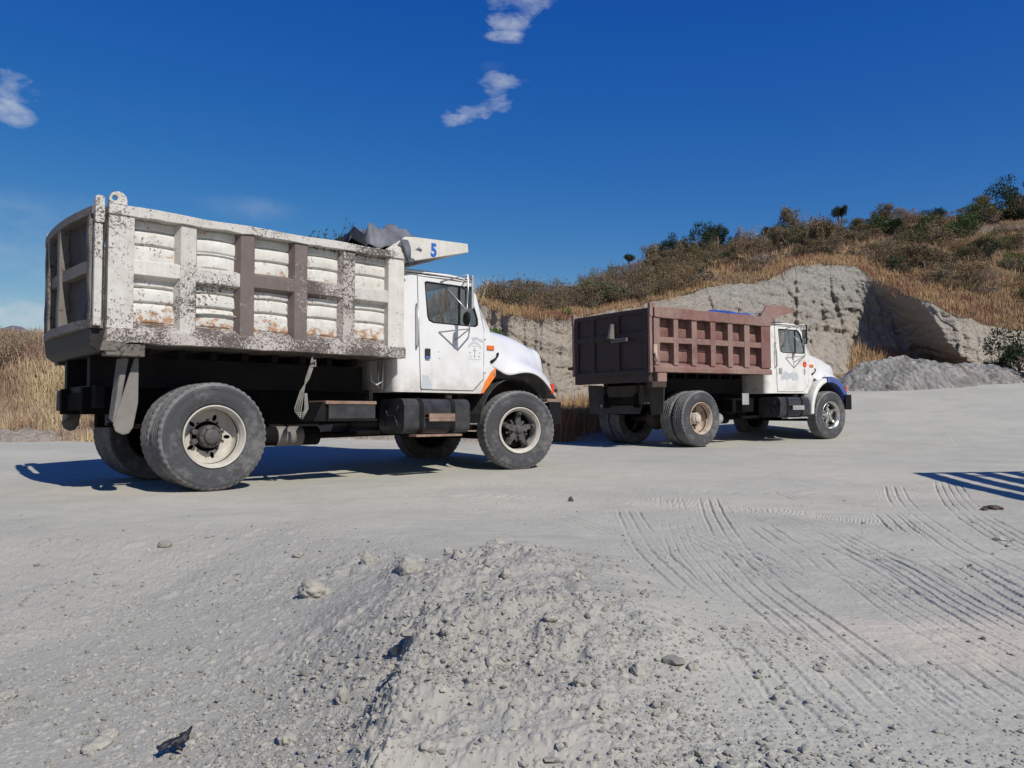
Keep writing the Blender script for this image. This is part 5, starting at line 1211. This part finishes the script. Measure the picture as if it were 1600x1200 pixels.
# trees and bushes that stand out
hplant('tuft_tree', 986, .95, 34, 30, 'small tree with a bare trunk on the skyline left of the rounded trees')
hplant('draped_tree', 1018, .80, 40, 44, 'brown green rounded tree, leftmost of the clump above the maroon bed')
hplant('dark_shrub', 1052, .66, 66, 66, 'dark leafy bush in the clump above the maroon tailgate')
hplant('green_shrub', 1030, .78, 44, 50, 'mid green bush at the left of the dark leafy clump')
hplant('draped_tree', 1066, .95, 30, 44, 'twiggy brown treetop behind the dark leafy tree on the skyline')
hplant('dark_shrub', 1110, .70, 66, 70, 'large dark green bush right of the dry gap above the maroon bed')
hplant('dark_tree', 1124, .86, 44, 44, 'dark green tree behind the large dark bush')
hplant('dark_shrub', 1210, .84, 34, 60, 'dark bush under the vine draped pair of trees')
hplant('dark_shrub', 1400, .55, 36, 70, 'dark thicket below the arching bare tree')
hplant('olive_shrub', 1540, .62, 50, 90, 'broad olive thicket high on the right slope')
hplant('dark_shrub', 1592, .60, 90, 80, 'tall dark bush at the upper right edge')
hplant('dark_tree', 1132, .98, 26, 40, 'low dark green crown on the skyline right of the rounded trees')
hplant('bare_tree', 1165, .95, 34, 34, 'pale leafless tree on the skyline beside the low dark crown')
hplant('bare_tree', 1183, .55, 62, 80, 'grey leafless tree on the slope above the maroon bed')
hplant('dark_shrub', 1146, .25, 34, 36, 'dark green bush just above the grey rim over the maroon bed')
hplant('dark_tree', 1210, .93, 26, 34, 'dark low tree left of the vine draped tree')
hplant('draped_tree', 1237, .95, 50, 42, 'vine draped dry tree, left one of the pair on the skyline')
hplant('bare_tree', 1262, .95, 58, 52, 'dark branching tree with arching twigs, right one of the pair on the skyline')
hplant('bare_tree', 1278, .92, 44, 34, 'small arching leafless tree at the right of the skyline pair')
hplant('tuft_tree', 1321, .97, 44, 40, 'solitary mushroom shaped tree alone on the skyline')
hplant('draped_tree', 1383, .90, 34, 44, 'rounded brown thicket tree left of the arching bare tree')
hplant('bare_tree', 1406, .95, 44, 62, 'arching bare tree with reddish twigs on the skyline')
hplant('bare_tree', 1428, .95, 36, 44, 'leafless tree leaning right beside the arching bare tree')
hplant('draped_tree', 1548, .98, 28, 34, 'brown domed tree on the high skyline left of the dark trees')
hplant('dark_tree', 1600, .62, 36, 50, 'large dark green tree at the top right edge')
hplant('dark_tree', 1616, .50, 48, 54, 'dark green tree on the slope at the right edge')
hplant('dark_tree', 1632, .90, 40, 60, 'dark tree on the ridge just past the right edge')
hplant('olive_shrub', 1462, .34, 66, 100, 'wide olive green bush in the middle of the right slope')
hplant('olive_shrub', 1436, .22, 44, 60, 'olive bush low on the slope, left of the wide olive bush')
hplant('green_shrub', 1517, .45, 44, 50, 'mid green bush right of the wide olive bush')
hplant('dark_shrub', 1472, .72, 34, 60, 'dark evergreen bush above the wide olive bush')
hplant('dark_shrub', 1352, .70, 24, 40, 'small dark bush below the solitary skyline tree')
hplant('dark_shrub', 1535, .22, 38, 80, 'dark low thicket under the mid green bush')
hplant('bright_plant', 1366, .14, 18, 22, 'pale spiky plant standing above the rock rim')
hplant('bright_plant', 1596, .20, 26, 36, 'pale leafy plant at the right edge of the slope')
hplant('green_shrub', 946, .12, 44, 84, 'large green bush in the brown brush behind the maroon tailgate')
hplant('green_shrub', 800, .12, 26, 36, 'small green bush in the brush beside the white hood')
hplant('bright_plant', 888, .02, 16, 26, 'bright green sprig at the rim of the bank, left of the large green bush')
for px, t_, s_, lab in ((781, .80, 20, 'upper of two green sprigs growing on the bank beside the windscreen'), (780, .50, 24, 'lower of two green sprigs growing on the bank beside the windscreen')):
    P = fp(px, t_); plant('bright_plant', P + Vector((0, -.25, -.1)), s_/F*P.y, s_/F*P.y, lab)
P = hp(1585, .0)
for px, d, hpx, wpx, lab in ((1590, 28.5, 96, 104, 'big dark bush at the right edge beside the road'), (1560, 28.6, 50, 60, 'smaller dark bush left of the big edge bush'), (1640, 27, 110, 120, 'dark bush past the right edge of the road')):
    x = (px-800)/F*d; plant('dark_shrub', Vector((x, d, float(H(np.array([x]), np.array([d]))[0]) - .2)), hpx/F*d, wpx/F*d/1.25, lab)
# brush on the rim between the cab and the maroon truck
for i in range(46):
    px = 765 + i*5.6 + vr.uniform(-4, 4); t_ = vr.choice((.12, .3, .5, .72)) + vr.uniform(-.05, .05)
    hplant(vr.choice(('brush', 'dry_shrub', 'dry_shrub')), px, t_, vr.uniform(36, 60) * (1 - .35*t_), vr.uniform(44, 74), 'brown dry weed clump on the rim ' + ('just right of the white truck windscreen' if px < 830 else 'between the windscreen and the large green bush' if px < 905 else 'around the large green bush' if px < 965 else 'left of the bare trunked skyline tree'), 'dry weed clumps on the rim')
# scrub over the hillside
for i in range(235):
    px = vr.uniform(1000, 1640); t_ = vr.random()**1.25 * .95 + .05
    k = vr.choices(('dry_shrub', 'rust_shrub', 'dark_shrub', 'olive_shrub', 'bare_tree', 'draped_tree'), (36, 22, 12, 16, 8, 9))[0]
    P = hp(px, t_); s_ = vr.uniform(.9, 1.7) * (1 + .9*t_)
    if px < 1180: s_ *= .75
    nm, cat = NAMES[k]
    side = ('left of the vine draped trees' if px < 1225 else 'below the solitary skyline tree' if px < 1350 else 'above the shaded quarry wall' if px < 1430 else 'around the wide olive bush' if px < 1540 else 'near the right edge of the picture')
    tier = 'low on the hillside' if t_ < .3 else 'halfway up the hillside' if t_ < .62 else 'high on the hillside'
    what, grp = {'dry_shrub': ('dull brown dry shrub', 'brown shrubs on the hillside'), 'rust_shrub': ('rusty orange dry shrub', 'rusty shrubs on the hillside'), 'dark_shrub': ('small dark green bush', 'dark bushes on the hillside'),
                 'olive_shrub': ('small olive bush', 'olive bushes on the hillside'), 'bare_tree': ('small leafless tree', 'bare trees on the hillside'), 'draped_tree': ('small brown vine covered tree', 'draped trees on the hillside')}[k]
    lab = what + ' ' + tier + ', ' + side
    if k in ('bare_tree', 'draped_tree'): s_ *= 1.25
    P.z -= .12*s_; plant(k, P, s_*vr.uniform(.7, 1.1), s_*1.05, lab, grp)
GB = [(1085,.55,36,44),(1150,.62,30,38),(1196,.50,32,42),(1258,.62,28,44),(1290,.80,26,40),(1338,.42,26,36),(1376,.72,30,46),(1420,.42,30,44),(1448,.62,34,50),(1492,.55,36,52),(1500,.20,30,46),(1530,.80,30,50),(1556,.36,38,54),(1578,.18,34,46),(1005,.45,30,44),(1068,.30,26,40)]
for i, (px, t_, a_, b_) in enumerate(GB):
    hplant(vr.choice(('green_shrub', 'olive_shrub')), px, t_, a_, b_, ('green bush ' + ('high' if t_ > .6 else 'midway' if t_ > .35 else 'low') + ' on the slope ' + ('near the right edge' if px > 1480 else 'above the quarry face' if px > 1300 else 'right of the draped tree pair' if px > 1250 else 'left of the draped tree pair')), 'sunlit green bushes on the slope')
# scrub on the left bank, behind the white truck
for i in range(34):
    px = vr.uniform(-60, 185); t_ = vr.random()
    P = hp(px, t_); s_ = vr.uniform(.7, 1.2); P.z -= .1
    plant(vr.choice(('brush', 'rust_shrub')), P, s_, s_*1.1, 'brown dry shrub among the straw coloured grass at the left edge', 'dry shrubs at the left edge')
hplant('bare_tree', 92, .9, 70, 60, 'thin grey leafless sapling beside the white tailgate')

# dry grass: blades gathered in two big meshes
def blades(points, hs_, ws, lean, seed):
    g = np.random.default_rng(seed); n = len(points); P = np.array(points); hs_ = np.array(hs_)[:, None]
    a = g.random(n)*2*np.pi; d = np.stack([np.cos(a), np.sin(a), 0*a], 1); b = g.random(n)*2*np.pi; l = np.stack([np.cos(b), np.sin(b), 0*b], 1)*lean*hs_*(g.random(n)[:, None])
    up = np.array([[0, 0, 1.0]])*hs_; w_ = np.array(ws)[:, None]
    V = np.stack([P - d*w_, P + d*w_, P + up*.6 + l*.4 + d*w_*.8, P + up*.6 + l*.4 - d*w_*.8, P + up + l + d*w_*.25, P + up + l - d*w_*.25], 1).reshape(-1, 3)
    i = np.arange(n)[:, None]*6; Fq = np.concatenate([i + np.array([[0,1,2,3]]), i + np.array([[3,2,4,5]])], 0); return V, Fq
g = np.random.default_rng(5)
pts, hs_, ws = [], [], []
def sow(n, px0, px1, t0, t1, h0, h1, w, clump=.5):
    for _ in range(n // 14):
        px = g.uniform(px0, px1); t_ = g.uniform(t0, t1); P = hp(px, t_); s_ = g.uniform(h0, h1)
        for q in range(14):
            pts.append((P.x + g.normal()*clump*.3, P.y + g.normal()*clump*.3, P.z - .05)); hs_.append(s_*g.uniform(.6, 1.15)); ws.append(w*g.uniform(.6, 1.3))
sow(34000, 740, 1240, 0, .22, .08, .22, .007, .4); sow(14000, 760, 1020, .2, 1, .18, .4, .010)
sow(56000, 1200, 1640, 0, .14, .10, .30, .010, .8); sow(36000, 1050, 1640, .10, 1, .2, .45, .020, 1.2)
V, Fq = blades(pts, hs_, ws, .5, 8); gr = vmesh('dry_grass', V, Fq, 'grass'); tag(gr, 'rusty brown dry grass covering the rim and the hillside', 'grass', kind='stuff')
pts, hs_, ws = [], [], []
sow(26000, -140, 200, .0, .5, .25, .7, .010); sow(26000, -140, 200, .4, 1, .5, .95, .013); sow(9000, 200, 740, 0, .6, .3, .7, .012)
def sow_face(n, px0, px1, t0, t1, h0, h1, w):
    for _ in range(n // 12):
        px = g.uniform(px0, px1); t_ = g.uniform(t0, t1); P = fp(px, t_); s_ = g.uniform(h0, h1)
        for q in range(12): pts.append((P.x + g.normal()*.14, P.y + g.normal()*.1 - .08, P.z - .06)); hs_.append(s_*g.uniform(.6, 1.15)); ws.append(w*g.uniform(.6, 1.3))
sow_face(22000, -140, 200, .15, 1, .2, .5, .009); sow_face(5000, 200, 740, .02, .8, .2, .4, .008)
def sow_ground(n, px0, px1, off0, off1, h0, h1, w):
    for _ in range(n // 12):
        px = g.uniform(px0, px1); j = int(np.interp(px, cols, np.arange(len(cols)))); d = D1[0, j] - g.uniform(off0, off1); x = tan[j]*d; z = float(H(np.array([x]), np.array([d]))[0]); s_ = g.uniform(h0, h1)
        for q in range(12): pts.append((x + g.normal()*.12, d + g.normal()*.1, z - .03)); hs_.append(s_*g.uniform(.6, 1.15)); ws.append(w*g.uniform(.6, 1.3))
sow_ground(1500, 60, 170, -.1, .5, .12, .26, .008); sow_ground(3000, 380, 760, -.3, .5, .08, .25, .008)
V, Fq = blades(pts, hs_, ws, .5, 9); gr = vmesh('dry_grass', V, Fq, 'straw'); tag(gr, 'straw coloured dry grass on the bank at the left edge', 'grass', kind='stuff')
pts, hs_, ws = [], [], []
sow_ground(16000, 868, 935, .0, 1.0, .35, .75, .008); sow_ground(10000, 1300, 1520, -.3, 2.0, .15, .5, .014); sow_face(7000, 1330, 1500, .02, .3, .2, .5, .014); sow_face(3000, 870, 960, .02, .25, .3, .5, .01)
V, Fq = blades(pts, hs_, ws, .4, 10); gr = vmesh('dry_grass', V, Fq, 'grass'); tag(gr, 'reddish dry grass at the foot of the quarry face', 'grass', kind='stuff')

# ---------------------------------------------------------------- loose stones
ico = bmesh.new(); bmesh.ops.create_icosphere(ico, subdivisions=1, radius=1.0); IV = np.array([v.co[:] for v in ico.verts]); IF = np.array([[v.index for v in f.verts] for f in ico.faces]); ico.free()
n = 110000; g = np.random.default_rng(12)
gy = 1 / g.uniform(1/7.0, 1/1.4, n); gx_ = g.uniform(-.95, .95, n) * np.sqrt(gy**2 + .5)
zz, _, rb = full_height(gx_, gy)
dn = fbm(gx_*1.3, gy*1.3, 3, 505) + .22
keep = g.random(n) < np.clip(rb * 1.5 * np.clip(dn*2.4, .10, 1) + .04, 0, 1); gx_, gy, zz = gx_[keep], gy[keep], zz[keep]; n = len(gy)
sz = .0018 + .0030 * g.pareto(2.9, n); sz = np.minimum(sz, .011)
V = IV[None] * (1 + .17 * g.normal(size=(n, len(IV), 1))) * sz[:, None, None] * np.stack([g.uniform(.8, 1.4, n), g.uniform(.8, 1.3, n), g.uniform(.5, .9, n)], 1)[:, None]
a = g.random(n)*6.28; ca, sa = np.cos(a)[:, None], np.sin(a)[:, None]
V = np.stack([V[..., 0]*ca - V[..., 1]*sa, V[..., 0]*sa + V[..., 1]*ca, V[..., 2]], -1) + np.stack([gx_, gy, zz + sz*.25], 1)[:, None]
Fq = (IF[None] + (np.arange(n)*len(IV))[:, None, None]).reshape(-1, 3)
def ico_noise(n_, seed):
    bm = bmesh.new(); bmesh.ops.create_icosphere(bm, subdivisions=2, radius=1.0); A = np.array([v.co[:] for v in bm.verts]); Fi = np.array([[v.index for v in f.verts] for f in bm.faces]); bm.free()
    gg = np.random.default_rng(seed); k_ = gg.normal(size=(n_, 3, 3)) * 1.3; ph = gg.random((n_, 3, 1)) * 6.28
    f_ = 1 + .16 * np.sin(np.einsum('nij,vj->niv', k_, A) * 1.6 + ph).sum(1); f_ += .05 * gg.normal(size=f_.shape); return A, Fi, f_
n2 = 1500; y2 = 1 / g.uniform(1/6.0, 1/1.4, n2); x2 = g.uniform(-.9, .75, n2) * np.sqrt(y2**2 + .5); z2, _, r2 = full_height(x2, y2)
k2 = g.random(n2) < np.clip(r2 * (.08 + 1.4 * np.clip(fbm(x2*1.6, y2*1.6, 3, 525) + .12, 0, 1)), 0, 1) * .8; x2, y2, z2 = x2[k2], y2[k2], z2[k2]; n2 = len(x2)
A, Fi, f_ = ico_noise(n2, 3); s2 = np.minimum(.008 + .006 * g.pareto(2.6, n2), .030)
V2 = A[None] * f_[..., None] * s2[:, None, None] * np.stack([g.uniform(.9, 1.5, n2), g.uniform(.8, 1.3, n2), g.uniform(.55, .85, n2)], 1)[:, None] + np.stack([x2, y2, z2 + s2*.2], 1)[:, None]
Fq2 = (Fi[None] + (np.arange(n2)*len(A))[:, None, None]).reshape(-1, 3) + n * len(IV)
V = np.concatenate([V.reshape(-1, 3), V2.reshape(-1, 3)]); Fq = np.concatenate([Fq, Fq2])
gv = big_mesh('gravel', V.reshape(-1, 3), Fq, 'gravel', False); tag(gv, 'loose grey gravel scattered over the rubble slope', 'gravel', kind='stuff')
def stone(px, py, w, h, lab, mat='stone', seed=0, z=-.15, name='stone'):
    x, y = px2ground(px, py, z)
    for _ in range(6): z = gz(x, y); x, y = px2ground(px, py, z)
    s_ = w / F * y / 2
    bm = bmesh.new(); bmesh.ops.create_icosphere(bm, subdivisions=4, radius=1.0)
    for v in bm.verts:
        c_ = v.co; f_ = 1 + .32*mnoise.fractal(c_*1.1 + Vector((seed*7.1, 0, 0)), 1, 2, 3) + .17*mnoise.fractal(c_*3.3 + Vector((0, seed*3, 0)), .8, 2, 4)
        f_ -= .12 * max(0, mnoise.cell(c_*1.6 + Vector((seed, 0, 0))) - .5)
        v.co = Vector((c_.x*s_*f_, c_.y*s_*.8*f_, c_.z*s_*h/w*f_))
    me = bpy.data.meshes.new(name); bm.to_mesh(me); bm.free(); me.materials.append(M[mat]); me.polygons.foreach_set('use_smooth', [True]*len(me.polygons))
    o = bpy.data.objects.new(name, me); C.objects.link(o); o.location = (x, y, z + s_*h/w*.25); o.rotation_euler = (0, 0, seed); tag(o, lab, 'stone'); return o
ST = [(776,853,34,18,'smooth pale oval stone on the crest of the soil mound'),(638,893,44,36,'cracked clod with a dark hollow in the upper left of the mound'),(673,943,20,16,'rounded clod below the dark hollow clod'),
      (702,866,16,20,'upright clod near the crest, left of the oval stone'),(738,866,14,18,'small clod directly left of the oval stone'),(790,900,16,18,'brownish clod below the oval stone'),
      (895,1000,26,20,'pale stone casting a dark shadow right of the mound'),(996,1052,26,24,'split clod at the lower right of the mound'),(908,1068,24,22,'banded grey stone low on the right of the mound'),
      (1083,1045,22,16,'clod at the far right foot of the mound'),(575,880,24,24,'clod on the upper left spur of the mound'),(488,925,44,30,'wide tan lump at the lower end of the left spur'),
      (860,968,22,14,'reddish clod on the right flank of the mound'),(912,937,16,14,'small dark edged clod high on the right flank'),(700,990,24,20,'lump halfway down the dark ridge of the mound'),
      (620,1018,18,20,'pale pointed clod left of the dark ridge'),(536,1095,22,34,'tall pale clod near the bottom left of the ridge'),(450,1158,40,26,'half buried lump at the bottom left of the mound'),
      (168,1155,30,26,'flat pale stone near the bottom left corner'),(152,1168,44,20,'low cracked slab at the bottom left'),(10,1090,34,16,'low stone at the left edge'),(700,1145,24,18,'stone at the bottom centre below the ridge'),
      (892,783,9,12,'small dark pebble upright on the driven dust'),(735,1075,20,14,'flat stone in the middle of the rubble'),(640,1130,26,20,'lump at the foot of the dark ridge')]
for i, (px, py, w_, h_, lab) in enumerate(ST): stone(px, py, w_, h_, lab, 'stone_dark' if 'dark pebble' in lab else 'stone', i+1)
stone(1552, 795, 30, 9, 'charred brown clod in a hollow beside the slatted shadow', 'stone_dark', 77, 0)
stone(1538, 797, 12, 6, 'small rusty clod beside the charred brown clod', 'stone_dark', 78, 0)
for i, (px, d, wm, lab) in enumerate(((1352, 27.1, .75, 'grey boulder at the left foot of the tall spoil heap'), (1392, 26.4, .45, 'small boulder in front of the tall spoil heap'), (1452, 26.9, .70, 'angular boulder between the two spoil heaps'),
                                      (1492, 26.7, .40, 'low boulder in front of the smaller rubble heap'), (1542, 27.3, .9, 'broad boulder at the right foot of the smaller rubble heap'), (1318, 27.6, .5, 'boulder fallen at the foot of the lit quarry face'))):
    o = stone(1400, 640, 30, 20, lab, 'rubble', 200 + i, 0, 'boulder'); o['category'] = 'boulder'; x = (px-800)/F*d
    o.location = (x, d, float(H(np.array([x]), np.array([d]))[0]) + .12*wm); k_ = wm / o.dimensions.x if o.dimensions.x else 1; o.scale = (k_, k_, k_)
# scrap of black plastic
x, y = px2ground(270, 1178, -.42)
for _ in range(6): z_ = gz(x, y); x, y = px2ground(270, 1178, z_)
sc_ = y / F
pl = empty('plastic_scrap', (x, y, z_ + .012)); tag(pl, 'crumpled black plastic scrap lying on the gravel at the bottom left', 'scrap')
P = [[((u-.5)*34*sc_ + (v-.5)*10*sc_, (u-.5)*30*sc_ - (v-.5)*14*sc_, .014 + .012*mnoise.noise((u*4, v*5, 2)) + .022*u*(1-abs(v-.5))) for v in np.linspace(0, 1, 14)] for u in np.linspace(0, 1, 20)]
m = MB(); m.smooth = True; m.grid(P); m.build('sheet', 'black_plastic', pl, solid=.003)
m = MB(); m.tube([(0, 0, .02), (14*sc_, -9*sc_, .012), (19*sc_, -10*sc_, .006)], [.008, .006, .003], 6); m.tube([(8*sc_, 9*sc_, .03), (16*sc_, 17*sc_, .035), (20*sc_, 22*sc_, .05)], [.010, .008, .003], 6); m.build('strip', 'black_plastic', pl)
